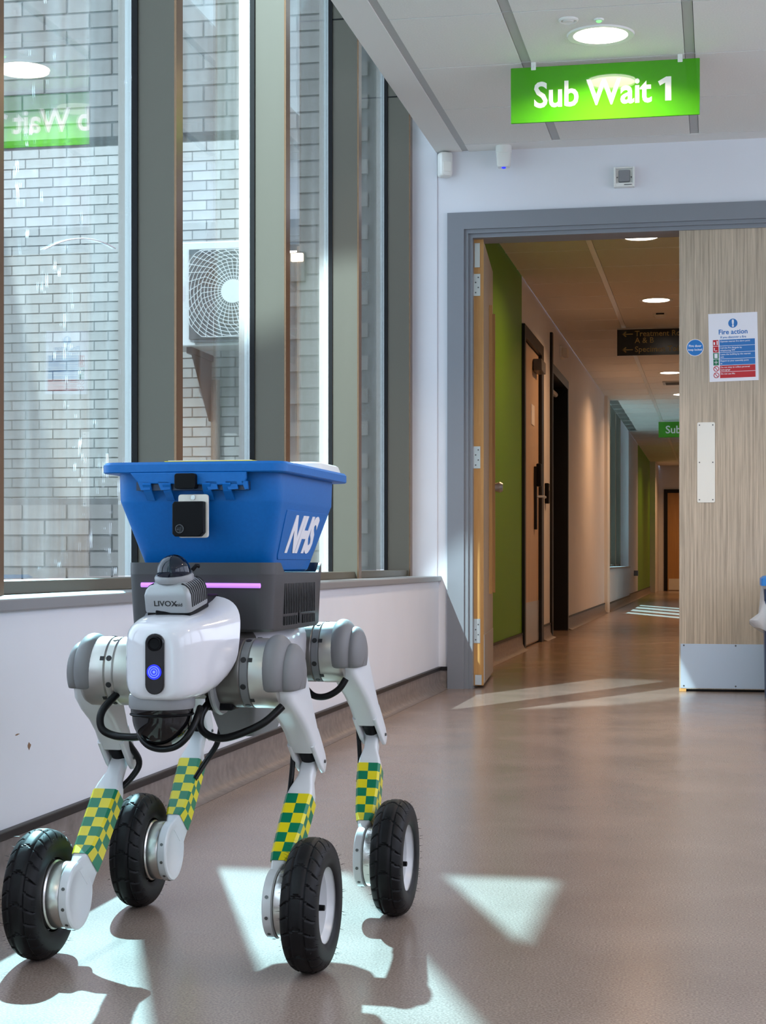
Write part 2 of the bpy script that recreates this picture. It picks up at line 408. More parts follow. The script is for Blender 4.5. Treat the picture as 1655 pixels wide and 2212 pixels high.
# rest of the shell, out of the picture: right wall with its own windows, rear wall
b = MB()
b.box(2.6, 2.75, -4, YD, 0, 0.7).box(2.6, 2.75, -4, YD, 2.35, 3.0)
for y in (-4.0, -2.0, 0.2, 2.4, 4.6, 6.6): b.box(2.6, 2.75, y, y+(1.13 if y > 6 else 0.25), 0.7, 2.35)
struct(b.obj('wall_right', 'white_wall'), 'white wall with windows on the far side of the waiting area')
struct(MB().box(-1.56, 2.75, -4.15, -4.0, 0, 3.0).obj('wall_rear', 'white_wall'), 'white wall closing the waiting area')

# ------------------------------------------------------------------ ceilings: grid bars and single tiles
def ceiling(y_rows, cols, bars, ya, yb, x1):
    c = struct(empty('ceiling', (0, 0, ZC)), 'suspended ceiling of square pale tiles in a metal grid')
    for (xa, xb) in cols:
        me = MB().box(-(xb-xa)/2+0.002, (xb-xa)/2-0.002, -0.2955, 0.2955, 0, 0.018).mesh('tile', 'ceiling_tile')
        for y in y_rows:
            o = bpy.data.objects.new('tile', me); COL.objects.link(o); o.location = ((xa+xb)/2, y+0.3, 0.0); o.parent = c
    for x in bars:
        MB().box(x-0.017, x+0.017, ya, yb, 0.004 if ya < 6 else -0.002, 0.02).obj('grid_bar', 'grid_bar' if ya < 6 else 'sheen_bar', c)
    cb = MB().box(cols[0][0], x1, -0.0045, 0.0045, 0.002 if ya < 6 else -0.002, 0.02).mesh('cross_bar', 'grid_bar' if ya < 6 else 'sheen_bar')
    for y in y_rows[1:]:
        o = bpy.data.objects.new('cross_bar', cb); COL.objects.link(o); o.location = (0, y, 0); o.parent = c
    MB().box(-1.142, x1, ya, yb, 0.018, 0.06).obj('ceiling_backing', 'grid_bar', c)
    return c
c1 = ceiling([4.6+0.6*k for k in range(5)], [(-1.112, -0.721), (-0.687, -0.121), (-0.087, 0.479), (0.513, 1.08)], [-1.127, -0.704, -0.104, 0.496], 4.6, YD, 2.6)
MB().box(-1.112, 2.6, 7.603, YD, 0.0, 0.02).obj('edge_strip', 'plaster', c1)
MB().box(-1.142, 2.6, -4.0, 4.6, 0.0, 0.06).obj('ceiling_panel', 'ceiling_tile', c1)
MB().box(1.08, 2.6, 4.6, 7.603, 0.0, 0.018).obj('ceiling_panel', 'ceiling_tile', c1)
c2 = ceiling([7.91+0.6*k for k in range(43)], [(-1.26, -0.757), (-0.723, -0.157), (-0.123, 0.443)], [-0.74, -0.14, 0.46], YD+0.16, 34.2, 0.95)
MB().box(0.46, 0.95, YD+0.16, 34.2, 0.0, 0.018).obj('ceiling_panel', 'ceiling_tile', c2)
for o in (c1, c2): pass
c1['label'] = 'suspended tile ceiling over the waiting area with the window'
c2['label'] = 'suspended tile ceiling of the corridor beyond the doors'

# ------------------------------------------------------------------ corridor beyond the doors
def wall_piece(name, x0, x1, y0, y1, z0, z1, mat, label): return struct(MB().box(x0, x1, y0, y1, z0, z1).obj(name, mat), label)
XF = -1.262
wall_piece('wall_green', -1.56, XF, YD+0.16, 11.20, 0, ZC+0.1, 'green_paint', 'olive green feature wall behind the open door leaf')
wall_piece('wall_corridor', -1.56, XF, 11.20, 12.45, 2.13, ZC+0.1, 'white_wall', 'corridor wall above the first door')
wall_piece('wall_corridor', -1.56, XF, 12.45, 13.10, 0, ZC+0.1, 'white_wall', 'corridor wall between the two doors')
wall_piece('wall_corridor', -1.56, XF, 13.10, 14.55, 2.09, ZC+0.1, 'white_wall', 'corridor wall above the second door')
wall_piece('wall_corridor', -1.56, XF, 14.55, 19.45, 0, ZC+0.1, 'white_wall', 'long plain corridor wall past the second door')
wall_piece('wall_corridor', -1.66, XF, 19.85, 20.0, 0, 3.1, 'white_wall', 'corridor wall end beside the distant windows')
wall_piece('wall_corridor', -1.66, XF, 24.75, 27.6, 0, 3.1, 'white_wall', 'white corridor wall past the distant windows')
wall_piece('wall_green', -1.56, XF, 27.6, 32.4, 0, ZC+0.1, 'green_paint', 'distant olive green feature wall')
wall_piece('wall_corridor', -1.56, -1.16, 32.4, 34.2, 0, ZC+0.1, 'white_wall', 'corridor wall beside the end door')
wall_piece('wall_end', -1.56, 1.1, 34.2, 34.4, 0, ZC+0.1, 'white_wall', 'end wall of the corridor with a wooden door')
wall_piece('wall_right', 0.95, 1.1, YD+0.16, 34.2, 0, ZC+0.1, 'white_wall', 'right wall of the corridor beyond the doors')
struct(MB().box(-1.60, -1.225, 19.45, 19.85, 0, ZC+0.1).obj('trim_pilaster', 'plaster'), 'pale grey pilaster before the distant windows')
struct(MB().box(-1.56, -1.2, 26.3, 26.45, 0.36, 0.44).obj('trim_handrail_stub', 'grey_paint'), 'small grey bracket low on the distant white wall')
for ya, yb in ((YD+0.16, 11.2), (12.45, 13.1), (14.55, 19.45), (24.75, 32.4)):
    pr = [(XF-0.01, 0.10), (XF+0.006, 0.10), (XF+0.008, 0.04), (XF+0.02, 0.012), (XF+0.05, 0.0005), (XF-0.01, 0.0005)]
    struct(MB().prism(pr, 'y', ya, yb).obj('baseboard_corridor', 'skirting', smooth=50), 'brown coved skirting of the corridor')
    struct(MB().box(XF-0.01, XF+0.010, ya, yb, 0.098, 0.112).obj('baseboard_cap_strip', 'dark_strip'), 'dark capping strip of the corridor skirting')
# door 1 (closed, card lock) and door 2 (standing open)
d1 = struct(empty('door_3', (XF, 11.20, 0)), 'closed pale wooden corridor door with a card lock handle')
MB().box(-0.25, 0.02, 0, 0.075, 0, 2.13).box(-0.25, 0.02, 1.10, 1.25, 0, 2.13).box(-0.25, 0.02, 0.075, 1.10, 2.05, 2.13).obj('frame', 'dark_frame', d1)
MB().box(-0.05, -0.004, 0.08, 1.095, 0.01, 2.045).obj('leaf', 'brown_door', d1)
MB().box(-0.004, 0.0, 0.10, 1.08, 0.02, 0.30).obj('kick_plate', 'steel', d1)
h = MB().box(-0.004, 0.016, 0.79, 0.84, 0.80, 1.24).obj('lock_plate', 'dark_frame', d1, bevel=0.003)
MB().tube([(0.012, 0.82, 1.03), (0.055, 0.82, 1.03), (0.06, 0.95, 1.03)], 0.009, 10).obj('lever', 'steel', h)
MB().box(0.012, 0.045, 0.785, 0.865, 1.10, 1.26).obj('reader', 'black_matte', h, bevel=0.008)
MB().box(-0.004, 0.0, 0.60, 0.80, 1.52, 1.66).obj('name_plate', 'paper', d1)
MB().box(0.0, 0.06, 0.70, 0.99, 1.90, 1.98).obj('door_closer', 'motor_dark', d1, bevel=0.004)
cr = tag(empty('card_reader', (XF, 12.74, 1.08)), 'small black card reader on the wall between the two corridor doors', 'card reader')
MB().box(0, 0.03, -0.045, 0.045, -0.075, 0.075).obj('housing', 'black_matte', cr, bevel=0.006)
MB().box(0.03, 0.033, -0.02, 0.02, 0.02, 0.05).obj('window', 'ring_grey', cr)
d2 = struct(empty('door_4', (XF, 13.10, 0)), 'dark framed corridor doorway standing open past the card lock door')
MB().box(-0.29, 0.02, 0, 0.08, 0, 2.32).box(-0.29, 0.02, 1.37, 1.45, 0, 2.09).box(-0.29, 0.02, 0.08, 1.37, 2.02, 2.09).obj('frame', 'dark_frame', d2)
MB().box(-1.2, -0.29, 0.16, 0.205, 0.01, 2.0).obj('leaf', 'dark_frame', d2)
for z in (0.28, 1.35, 1.72): MB().box(-0.286, -0.24, 0.081, 0.088, z, z+0.10).obj('hinge', 'satin_plate', d2)
MB().tube([(-0.05, 0.15, 1.93), (-0.04, 0.9, 1.93)], 0.02, 10).obj('door_closer', 'satin_plate', d2)
struct(MB().box(-3.2, -1.56, 12.9, 14.8, -0.02, 0.0).box(-3.25, -3.2, 12.9, 14.8, 0, 2.5).box(-3.2, -1.56, 12.85, 12.9, 0, 2.5).box(-3.2, -1.56, 14.8, 14.85, 0, 2.5).box(-3.25, -1.56, 12.85, 14.85, 2.5, 2.55).obj('wall_side_room', 'brown_door'), 'dim side room behind the open corridor door')
d3 = struct(empty('door_5', (-0.985, 34.2, 0)), 'orange brown wooden door at the very end of the corridor')
MB().box(-0.07, 0.0, -0.03, 0, 0, 1.99).box(0.93, 1.0, -0.03, 0, 0, 1.99).box(0, 0.93, -0.03, 0, 1.92, 1.99).obj('frame', 'dark_frame', d3)
MB().box(0.0, 0.93, -0.012, 0, 0.01, 1.92).obj('leaf', 'end_door_wood', d3)
MB().box(0.02, 0.91, -0.016, -0.012, 0.02, 0.24).obj('kick_plate', 'satin_plate', d3)

# ------------------------------------------------------------------ double door leaves
dl = struct(empty('door_1', (-1.10, YD+0.05, 0), R(4.6)), 'left door leaf folded back open showing its wooden edge')
MB().box(0.003, 0.047, 0, 0.90, 0.012, 2.045).obj('leaf', 'grey_oak', dl)
MB().box(0.001, 0.049, -0.004, 0.0, 0.012, 2.045).obj('edge_lipping', 'warm_wood', dl)
MB().box(0.047, 0.050, 0.06, 0.88, 0.02, 0.24).obj('kick_plate', 'steel', dl)
MB().box(0.047, 0.062, 0.52, 0.55, 0.42, 1.82).box(0.047, 0.062, 0.82, 0.85, 0.42, 1.82).obj('glazing_bead', 'warm_wood', dl)
MB().lathe([(0.02, 0.05), (0.02, 0.06), (0.028, 0.085), (0.02, 0.10)], 'x', (0, 0.84, 0.95), 16).obj('knob', 'steel', dl, smooth=40)
for z, hh in ((1.785, 0.10), (1.00, 0.10), (0.205, 0.11)):
    hg = MB().box(0.006, 0.034, -0.007, -0.004, z, z+hh).tube([(0.0, -0.008, z), (0.0, -0.008, z+hh)], 0.006, 8).obj('hinge', 'steel', dl)
    for k in range(4): MB().lathe([(0.0035, -0.0085), (0.0035, -0.0068)], 'y', (0.013+0.012*(k % 2), 0, z+0.015+0.023*k), 8).obj('screw', 'screw', hg)
MB().box(0.008, 0.032, -0.007, -0.004, 1.915, 2.025).obj('transfer_plate', 'steel', dl)
MB().box(0.010, 0.040, -0.007, -0.004, 0.015, 0.06).obj('pivot_shoe', 'steel', dl)
dr = struct(empty('door_2', (-0.172, YD+0.012, 0)), 'closed right door leaf in grey oak with steel plates')
MB().box(0, 0.92, 0, 0.044, 0.012, 2.056).obj('leaf', 'grey_oak', dr)
kp = MB().box(0.006, 0.91, -0.002, 0.0, 0.016, 0.212).obj('kick_plate', 'kick_metal', dr)
for x in (0.02, 0.245, 0.47):
    for z in (0.026, 0.205): MB().lathe([(0.004, -0.0035), (0.004, -0.002)], 'y', (x, 0, z), 8).obj('screw', 'screw', kp)
pp = MB().prism(rrect(0.0385, 0.177, 0.006, 3), 'y', -0.0025, 0.0).obj('push_plate', 'satin_plate', dr, loc=(0.117, 0, 1.014))
for x in (-0.029, 0.029):
    for z in (-0.165, 0, 0.165): MB().lathe([(0.003, -0.004), (0.003, -0.0025)], 'y', (x, 0, z), 8).obj('screw', 'screw', pp)
MB().box(0.0, 0.03, -0.004, 0.03, 0.001, 0.014).obj('floor_shoe', 'warm_wood', dr)
MB().box(0.03, 0.92, 0.01, 0.03, 0.001, 0.012).obj('gap_shade', 'black_gasket', dr)  # black bar drawn for the dark gap under the leaf

# notices on the closed leaf
NY = YD+0.0115
fa = tag(empty('fire_notice', (0.063, NY, 1.521), 0), 'white fire action notice with blue and red bars stuck on the closed door', 'notice')
fa.rotation_euler = (0, R(-1.2), 0)
MB().box(-0.106, 0.106, -0.0012, 0.0, -0.150, 0.150).obj('sheet', 'paper', fa)
MB().lathe([(0.020, -0.0018), (0.020, -0.0012)], 'y', (0, 0, 0.105), 28).obj('symbol_disc', 'print_blue', fa)
text('symbol_mark', '!', 0.042, (0, -0.0019, 0.0905), FACE, 'paper', fa, bold=0.05, depth=0.0003, align='CENTER')
text('heading', 'Fire action', 0.0295, (0, -0.0014, 0.058), FACE, 'print_blue', fa, bold=0.02, depth=0.0003, align='CENTER')
text('subheading', 'If you discover a fire', 0.0135, (0, -0.0014, 0.040), FACE, 'print_blue', fa, bold=0.015, depth=0.0003, align='CENTER')
rows = [('print_blue', 'Operate nearest fire alarm point', '', 'print_red'), ('print_blue', 'Call the Fire Brigade by', 'telephoning 999', 'print_red'), ('print_blue', 'Leave the building by the nearest', 'exit', 'print_green'),
        ('print_blue', 'Report to your assembly point', 'at', 'print_green'), ('print_red', 'Do not stop to collect personal', 'belongings', 'ring'), ('print_red', 'Do not use lifts', '', 'ring')]
for i, (mt, a, c, ic) in enumerate(rows):
    z1 = 0.034-0.0285*i; z0 = z1-0.0265
    bar = MB().box(-0.060, 0.093, -0.0018, -0.0012, z0, z1).obj('bar', mt, fa)
    text('bar_text', a, 0.0098, (-0.057, -0.0021, z0+0.0155), FACE, 'paper', bar, bold=0.01, depth=0.0002)
    if c: text('bar_text', c, 0.0098, (-0.057, -0.0021, z0+0.0045), FACE, 'paper', bar, bold=0.01, depth=0.0002)
    if ic == 'ring':
        MB().lathe([(0.0095, -0.0018), (0.0125, -0.0018), (0.0125, -0.0012), (0.0095, -0.0012), (0.0095, -0.0018)], 'y', (-0.076, 0, (z0+z1)/2), 24, cap=False).add([(-0.084, -0.0018, (z0+z1)/2+0.007), (-0.082, -0.0018, (z0+z1)/2+0.009), (-0.068, -0.0018, (z0+z1)/2-0.007), (-0.070, -0.0018, (z0+z1)/2-0.009)], [(0, 1, 2, 3)]).obj('icon', 'print_red', fa)
    else:
        ico = MB().box(-0.088, -0.064, -0.0018, -0.0012, z0, z1).obj('icon', ic, fa)
        zc = (z0+z1)/2
        mk = MB()
        if i == 0: mk.box(-0.085, -0.079, -0.0022, -0.0018, zc-0.008, zc+0.004).box(-0.072, -0.067, -0.0022, -0.0018, zc-0.009, zc+0.009)
        elif i == 1: mk.tube([(-0.082, -0.002, zc+0.007), (-0.082, -0.002, zc-0.003), (-0.078, -0.002, zc-0.007), (-0.070, -0.002, zc-0.006)], 0.0018, 6)
        elif i == 2: mk.box(-0.083, -0.069, -0.0022, -0.0018, zc-0.010, zc+0.010)
        else: mk.box(-0.084, -0.068, -0.0022, -0.0018, zc-0.001, zc+0.001).box(-0.077, -0.075, -0.0022, -0.0018, zc-0.009, zc+0.009)
        mk.obj('icon_mark', 'paper', ico)
fs = tag(empty('door_sticker', (-0.103, NY, 1.522)), 'round blue fire door sticker left of the fire action notice', 'sticker')
MB().lathe([(0.0375, -0.0008), (0.0375, 0.0)], 'y', (0, 0, 0), 36).obj('rim', 'paper', fs)
MB().lathe([(0.0350, -0.0012), (0.0350, -0.0008)], 'y', (0, 0, 0), 36).obj('disc', 'lid_blue', fs)
text('sticker_text', 'Fire door', 0.0145, (0, -0.0014, 0.003), FACE, 'paper', fs, bold=0.02, depth=0.0002, align='CENTER')
text('sticker_text', 'keep locked', 0.0125, (0, -0.0014, -0.013), FACE, 'paper', fs, bold=0.02, depth=0.0002, align='CENTER')

# ------------------------------------------------------------------ hanging signs
s1 = tag(empty('hanging_sign', (-0.415, 6.40, 2.416)), 'bright green hanging sign reading Sub Wait 1 over the robot corridor', 'sign')
s1.rotation_euler = (0, 0, R(-0.2))
ONE = [(0.222, -0.150), (0.244, -0.150), (0.244, -0.062), (0.226, -0.062), (0.196, -0.078), (0.203, -0.094), (0.222, -0.084)]
MB().box(-0.347, 0.347, -0.004, 0.004, -0.207, 0).obj('panel', 'sign_green', s1, bevel=0.002)
text('lettering', 'Sub Wait', 0.132, (-0.262, -0.0045, -0.150), FACE, 'sign_white', s1, bold=0.020, depth=0.0004, sx=0.89, spacing=0.98)
MB().prism(ONE, 'y', -0.0049, -0.0041).obj('lettering', 'sign_white', s1)
text('lettering', 'Sub Wait', 0.132, (0.262, 0.0045, -0.150), (R(90), 0, R(180)), 'sign_white', s1, bold=0.020, depth=0.0004, sx=0.89, spacing=0.98)
MB().prism([(-x, z) for x, z in ONE], 'y', 0.0041, 0.0049).obj('lettering', 'sign_white', s1)
for x in (-0.262, 0.276): MB().box(x-0.009, x+0.009, -0.007, 0.007, -0.012, 0.018).box(x-0.003, x+0.003, -0.009, 0.009, -0.006, 0.004).obj('clip', 'white_plastic', s1, bevel=0.002)
s2 = tag(empty('hanging_sign', (-0.50, 13.70, 2.405)), 'black hanging sign with gold lettering to the treatment rooms', 'sign')
MB().box(-0.288, 0.36, -0.004, 0.004, -0.205, 0.0).obj('panel', 'sign_black', s2)
MB().box(-0.288, 0.36, -0.006, 0.006, 0.0, 0.012).obj('hanger', 'grid_bar', s2)
for z, tx in ((-0.055, 'Treatment Room'), (-0.108, 'A & B'), (-0.178, 'Specimen Toilet')):
    text('lettering', tx, 0.062, (-0.150, -0.0045, z), FACE, 'sign_yellow', s2, bold=0.008, depth=0.0004)
for z in (-0.037, -0.160):
    MB().box(-0.245, -0.165, -0.005, -0.004, z-0.004, z+0.004).prism([(-0.248, z), (-0.222, z+0.022), (-0.214, z+0.016), (-0.234, z), (-0.214, z-0.016), (-0.222, z-0.022)], 'y', -0.005, -0.004).obj('arrow', 'sign_yellow', s2)
s3 = tag(empty('hanging_sign', (-0.43, 22.9, 2.41)), 'small distant green hanging sign reading Sub, half hidden by the door', 'sign')
MB().box(-0.347, 0.347, -0.004, 0.004, -0.205, 0).obj('panel', 'sign_green', s3)
text('lettering', 'Sub Wait', 0.14, (-0.258, -0.0045, -0.150), FACE, 'sign_white', s3, bold=0.016, depth=0.0004)

# ------------------------------------------------------------------ ceiling lights and devices
def downlight(x, y, label, power, color, mat, r=0.092):
    d = tag(empty('downlight', (x, y, ZC)), label, 'light', 'round recessed ceiling downlights')
    MB().lathe([(r, 0.002), (r+0.004, -0.004), (r+0.024, -0.006), (r+0.028, 0.001)], 'z', (0, 0, 0), 48, cap=False).obj('trim_ring', 'white_plastic', d, smooth=40)
    MB().lathe([(r+0.002, -0.0035), (r*0.5, -0.0040)], 'z', (0, 0, 0), 48).obj('diffuser', mat, d)
    l = bpy.data.lights.new('downlight_lamp', 'AREA'); l.shape = 'DISK'; l.size = r*2; l.energy = power; l.color = color
    o = bpy.data.objects.new('downlight_lamp', l); COL.objects.link(o); o.parent = d; o.location = (0, 0, -0.012)
    l.spread = R(150)
    return d
WARM = (1.0, 0.52, 0.23)
downlight(-0.409, 6.105, 'bright round downlight above the Sub Wait 1 sign', 17, (1.0, 0.80, 0.60), 'lamp_warm')
downlight(-0.437, 9.95, 'first downlight beyond the doors, near the door head', 14, WARM, 'lamp_far')
downlight(-0.437, 12.37, 'second downlight beyond the doors, before the black hanging sign', 14, WARM, 'lamp_far')
downlight(-0.47, 17.15, 'third downlight beyond the doors, just past the black hanging sign', 17, WARM, 'lamp_far')
downlight(-0.40, 19.4, 'fourth downlight beyond the doors, cut by the closed door edge', 12, WARM, 'lamp_far')
for yy, where in ((28.5, 'by the distant green wall'), (32.5, 'before the end door')):
    downlight(-0.25, yy, 'distant corridor downlight hidden by the closed door, '+where, 15, WARM, 'lamp_far')
for xx, yy, where in ((1.4, 5.5, 'right of the hanging green sign'), (1.6, 2.6, 'right of the robot'), (-0.41, -1.2, 'behind the viewer by the windows'), (1.6, -0.8, 'behind the viewer on the right')):  # extra lamps outside the view, added to lift the ambient light
    downlight(xx, yy, 'unseen downlight added to brighten the waiting area, '+where, 8, (1.0, 0.78, 0.56), 'lamp_warm')
sd = tag(empty('ceiling_detector', (-0.506, 5.912, ZC)), 'small white round detector on the ceiling left of the downlight', 'detector')
MB().lathe([(0.034, 0.002), (0.034, -0.004), (0.029, -0.008), (0.026, -0.003), (0.004, -0.003)], 'z', n=32).obj('ring', 'white_plastic', sd, smooth=40)
MB().lathe([(0.020, -0.003), (0.017, -0.009), (0.004, -0.009)], 'z', n=24).obj('centre_cap', 'plaster', sd, smooth=40)
gd = tag(empty('indicator_light', (-0.403, 5.93, ZC)), 'tiny green indicator light on the ceiling above the bright downlight', 'indicator')
MB().lathe([(0.018, 0.001), (0.016, -0.005), (0.010, -0.006)], 'z', n=20).obj('bezel', 'white_plastic', gd, smooth=40)
MB().lathe([(0.010, -0.006), (0.008, -0.010), (0.002, -0.011)], 'z', n=16).obj('lens', 'led_green', gd, smooth=40)
pir = tag(empty('motion_sensor', (-1.222, YD-0.012, 2.372), R(28)), 'glossy white motion sensor in the wall corner under the ceiling', 'sensor')
MB().loft([[(x*1.0*k, -0.028+dy, z*kz) for x, z in rrect(0.030, 0.056, 0.013, 4)] for k, kz, dy in ((1, 1, 0.036), (1, 1, 0.008), (0.93, 0.97, -0.004), (0.75, 0.9, -0.010))]).obj('housing', 'white_plastic', pir, smooth=50)
MB().loft([[(x*k, -0.0385+dy, z*k-0.012) for x, z in rrect(0.020, 0.024, 0.008, 4)] for k, dy in ((1, 0.002), (0.9, -0.002))]).obj('lens_window', 'sign_white', pir, smooth=50)
ec = tag(empty('ceiling_sensor', (-0.944, 7.66, ZC)), 'white tapered sensor with a blue glow hanging at the wall top', 'sensor')
MB().lathe([(0.036, 0.001), (0.036, -0.030), (0.033, -0.034)], 'z', n=28).obj('collar', 'white_plastic', ec, smooth=40)
MB().loft([[(x, y, z) for x, y in rrect(w_, d_, 0.008, 3)] for w_, d_, z in ((0.032, 0.026, -0.030), (0.029, 0.024, -0.085), (0.026, 0.021, -0.095))]).obj('body', 'white_plastic', ec, smooth=40)
MB().lathe([(0.010, -0.094), (0.009, -0.099), (0.003, -0.101)], 'z', n=16).obj('blue_lens', 'led_blue', ec, smooth=40)
sb = tag(empty('wall_sounder', (-0.412, YD, 2.282)), 'square white alarm beacon box on the wall above the doors', 'alarm')
MB().box(-0.046, 0.046, -0.020, 0, -0.044, 0.044).obj('back_box', 'white_plastic', sb, bevel=0.003)
fr_ = MB()
for a in ((-0.046, -0.037, -0.044, 0.044), (0.037, 0.046, -0.044, 0.044), (-0.037, 0.037, 0.037, 0.044), (-0.037, 0.037, -0.044, -0.026)): fr_.box(a[0], a[1], -0.034, -0.020, a[2], a[3])
fr_.obj('bezel', 'white_plastic', sb, bevel=0.002)
MB().loft([[(x, -0.020-0.010*k, z*1.0+0.005) for x, z in rrect(0.026*(1-0.15*k), 0.028*(1-0.1*k), 0.006, 3)] for k in (0, 1)]).obj('lens', 'ring_grey', sb, smooth=40)
MB().box(0.0, 0.034, -0.036, -0.034, -0.037, -0.034).obj('slot', 'screw', sb)
for x in (-0.031, 0.031): MB().lathe([(0.003, -0.023), (0.003, -0.020)], 'y', (x, 0, 0.0), 8).obj('screw', 'screw', sb)
cd = tag(empty('alarm_box', (XF, 14.0, 2.27)), 'small beige box high on the corridor wall above the open door', 'alarm')
MB().box(0, 0.02, -0.10, 0.10, -0.045, 0.045).obj('back_plate', 'plaster', cd, bevel=0.004)
MB().box(0.02, 0.06, -0.07, 0.07, -0.035, 0.035).obj('cover', 'plaster', cd, bevel=0.006)
sm = tag(empty('smoke_detector', (-0.43, 13.05, ZC)), 'smoke detector on the corridor ceiling before the black sign', 'detector')
MB().lathe([(0.05, 0), (0.05, -0.012), (0.035, -0.03), (0.01, -0.032)], 'z', n=24).obj('body', 'white_plastic', sm, smooth=40)
MB().box(-0.03, 0.03, -0.052, -0.045, -0.014, -0.004).obj('slot', 'slot_black', sm)
av = tag(empty('ceiling_vent', (-0.42, 18.1, ZC)), 'dark grilled vent on the far corridor ceiling', 'vent')
MB().box(-0.15, 0.15, -0.15, 0.15, -0.012, 0).obj('frame', 'grid_bar', av)
for k in range(5): MB().box(-0.12, 0.12, -0.115+0.05*k, -0.09+0.05*k, -0.017, -0.012).obj('slat', 'motor_dark', av)

# ------------------------------------------------------------------ courtyard outside the windows
def brick_wall(name, y, x0, x1, zt, holes, pick, mat, label, depth=0.30):
    wl = struct(empty(name, (0, y, 0)), label)
    mb = MB()
    xs = sorted({x0, x1, *[h for hh in holes for h in hh[:2]]})
    for a, b_ in zip(xs, xs[1:]):
        zz = [(-0.1, zt)]
        for h0, h1, z0, z1 in holes:
            if h0 <= a and b_ <= h1: zz = [(-0.1, z0), (z1, zt)]
        for z0, z1 in zz: mb.box(a, b_, 0.012, depth, z0, z1)
    mb.obj('mortar', 'mortar_pale' if mat == 'pale_brick' else 'mortar', wl)
    me = MB().box(-0.1075, 0.1075, 0, 0.05, -0.0325, 0.0325).mesh('brick', mat)
    rest = MB(); n = 0
    for r in range(int((zt+0.05)/0.075)):
        z = -0.05+0.0375+0.075*r
        for c in range(int((x1-x0)/0.225)+1):
            x = x0+0.1125+0.225*c+(0.1125 if r % 2 else 0)
            if x+0.1075 > x1: continue
            if any(h0-0.06 < x < h1+0.06 and z0 < z < z1 for h0, h1, z0, z1 in holes): continue
            dy = random.uniform(-0.002, 0.002)
            if pick(x, z) and n < 300:
                o = bpy.data.objects.new('brick', me); COL.objects.link(o); o.location = (x, dy, z); o.parent = wl; n += 1
            else: rest.box(x-0.1075, x+0.1075, dy, 0.05, z-0.0325, z+0.0325)
    tag(rest.obj('brickwork', mat, wl), kind='stuff')
    return wl
HOLE = (-5.6, -2.02, 0.875, 2.575)
brick_wall('wall_courtyard', 7.735, -9.0, -1.53, 4.0, [HOLE],
           lambda x, z: (-3.5 < x < -1.53 and 2.5 < z < 3.3) or (-2.05 < x and 0.4 < z < 2.6) or (-3.4 < x < -2.0 and 0.5 < z < 0.9),
           'grey_brick', 'grey brick wing of the building beyond the window panes', depth=0.08)
struct(MB().box(-5.6, -2.02, 7.730, 7.82, 2.563, 2.583).obj('trim_lintel', 'dark_frame'), 'dark lintel over the opening in the brick wing')
brick_wall('wall_courtyard', 12.60, -9.0, -1.66, 7.9, [],
           lambda x, z: -5.5 < x < -3.5 and 1.25 < z < 3.7,
           'pale_brick', 'pale brick wall at the back of the courtyard')
struct(MB().box(-5.0, -4.8, 12.9, 34.0, -0.05, 5.5).obj('wall_sky_blocker', 'mortar'), 'added grey wall blocking sky light from the distant windows')  # unseen wall, added to keep sky light off the distant fins
struct(MB().box(-6.3, -6.1, 8.05, 12.6, 0, 5.9).obj('wall_shade_caster', 'mortar'), 'added side wall placed to cast a slanting courtyard shadow')  # out of view, added so its top edge casts a diagonal shadow
ol = tag(empty('wall_lamp', (-1.905, 7.745, 1.975)), 'small glowing wall lamp on the brick wing outside the window', 'light')
MB().box(-0.035, 0.035, -0.03, 0, -0.11, 0.03).obj('body', 'motor_dark', ol, bevel=0.005)
MB().box(-0.028, 0.028, -0.05, -0.03, -0.018, 0.020).obj('lens', 'lamp_outside', ol, bevel=0.004)
ac = tag(empty('air_conditioner', (-3.53, 12.0, 2.14)), 'white outdoor air conditioning unit with a round fan grille outside', 'air conditioner')
hull = MB()
hull.box(-0.46, 0.40, 0.02, 0.34, 0, 0.76)
hull.obj('casing', 'ac_casing', ac, bevel=0.012)
fx, fz, fr2 = 0.09, 0.385, 0.285
pl = MB().box(-0.245, 0.365, -0.002, 0.02, 0.05, 0.70).obj('fan_recess', 'ac_dark', ac)
g = MB()
for k in range(13): 
    rr = 0.085+0.026*k
    pts = [(fx+rr*math.cos(2*math.pi*j/40), -0.02, fz+rr*math.sin(2*math.pi*j/40)) for j in range(41)]
    pts = [(min(max(p[0], -0.245), 0.365), p[1], min(max(p[2], 0.06), 0.69)) for p in pts]
    g.tube(pts, 0.0028, 5, cap=False)
for k in range(36):
    a = 2*math.pi*k/36
    e = (fx+0.40*math.cos(a+0.5), fz+0.40*math.sin(a+0.5))
    g.tube([(fx+0.07*math.cos(a), -0.022, fz+0.07*math.sin(a)), (fx+0.23*math.cos(a+0.2), -0.022, fz+0.23*math.sin(a+0.2)), (min(max(e[0], -0.245), 0.365), -0.02, min(max(e[1], 0.06), 0.69))], 0.0028, 5)
g.obj('grille', 'ac_casing', ac)
MB().lathe([(0.085, -0.03), (0.085, -0.015)], 'y', (fx, 0, fz), 28).obj('hub_cap', 'ac_casing', ac)
for k in range(3):
    a = 2*math.pi*k/3+0.4
    MB().add([(fx+0.06*math.cos(a), 0.0, fz+0.06*math.sin(a)), (fx+0.26*math.cos(a-0.3), -0.006, fz+0.26*math.sin(a-0.3)), (fx+0.27*math.cos(a+0.35), -0.012, fz+0.27*math.sin(a+0.35)), (fx+0.06*math.cos(a+0.8), -0.006, fz+0.06*math.sin(a+0.8))], [(0, 1, 2, 3)]).obj('fan_blade', 'motor_dark', ac)
MB().box(-0.40, -0.29, 0.017, 0.0205, 0.57, 0.66).obj('rating_label', 'paper', ac)
MB().box(-0.40, -0.30, 0.017, 0.0205, 0.46, 0.53).obj('energy_label', 'lid_blue', ac)
MB().box(-0.41, -0.28, 0.017, 0.0205, 0.33, 0.44).obj('warning_label', 'paper', ac)
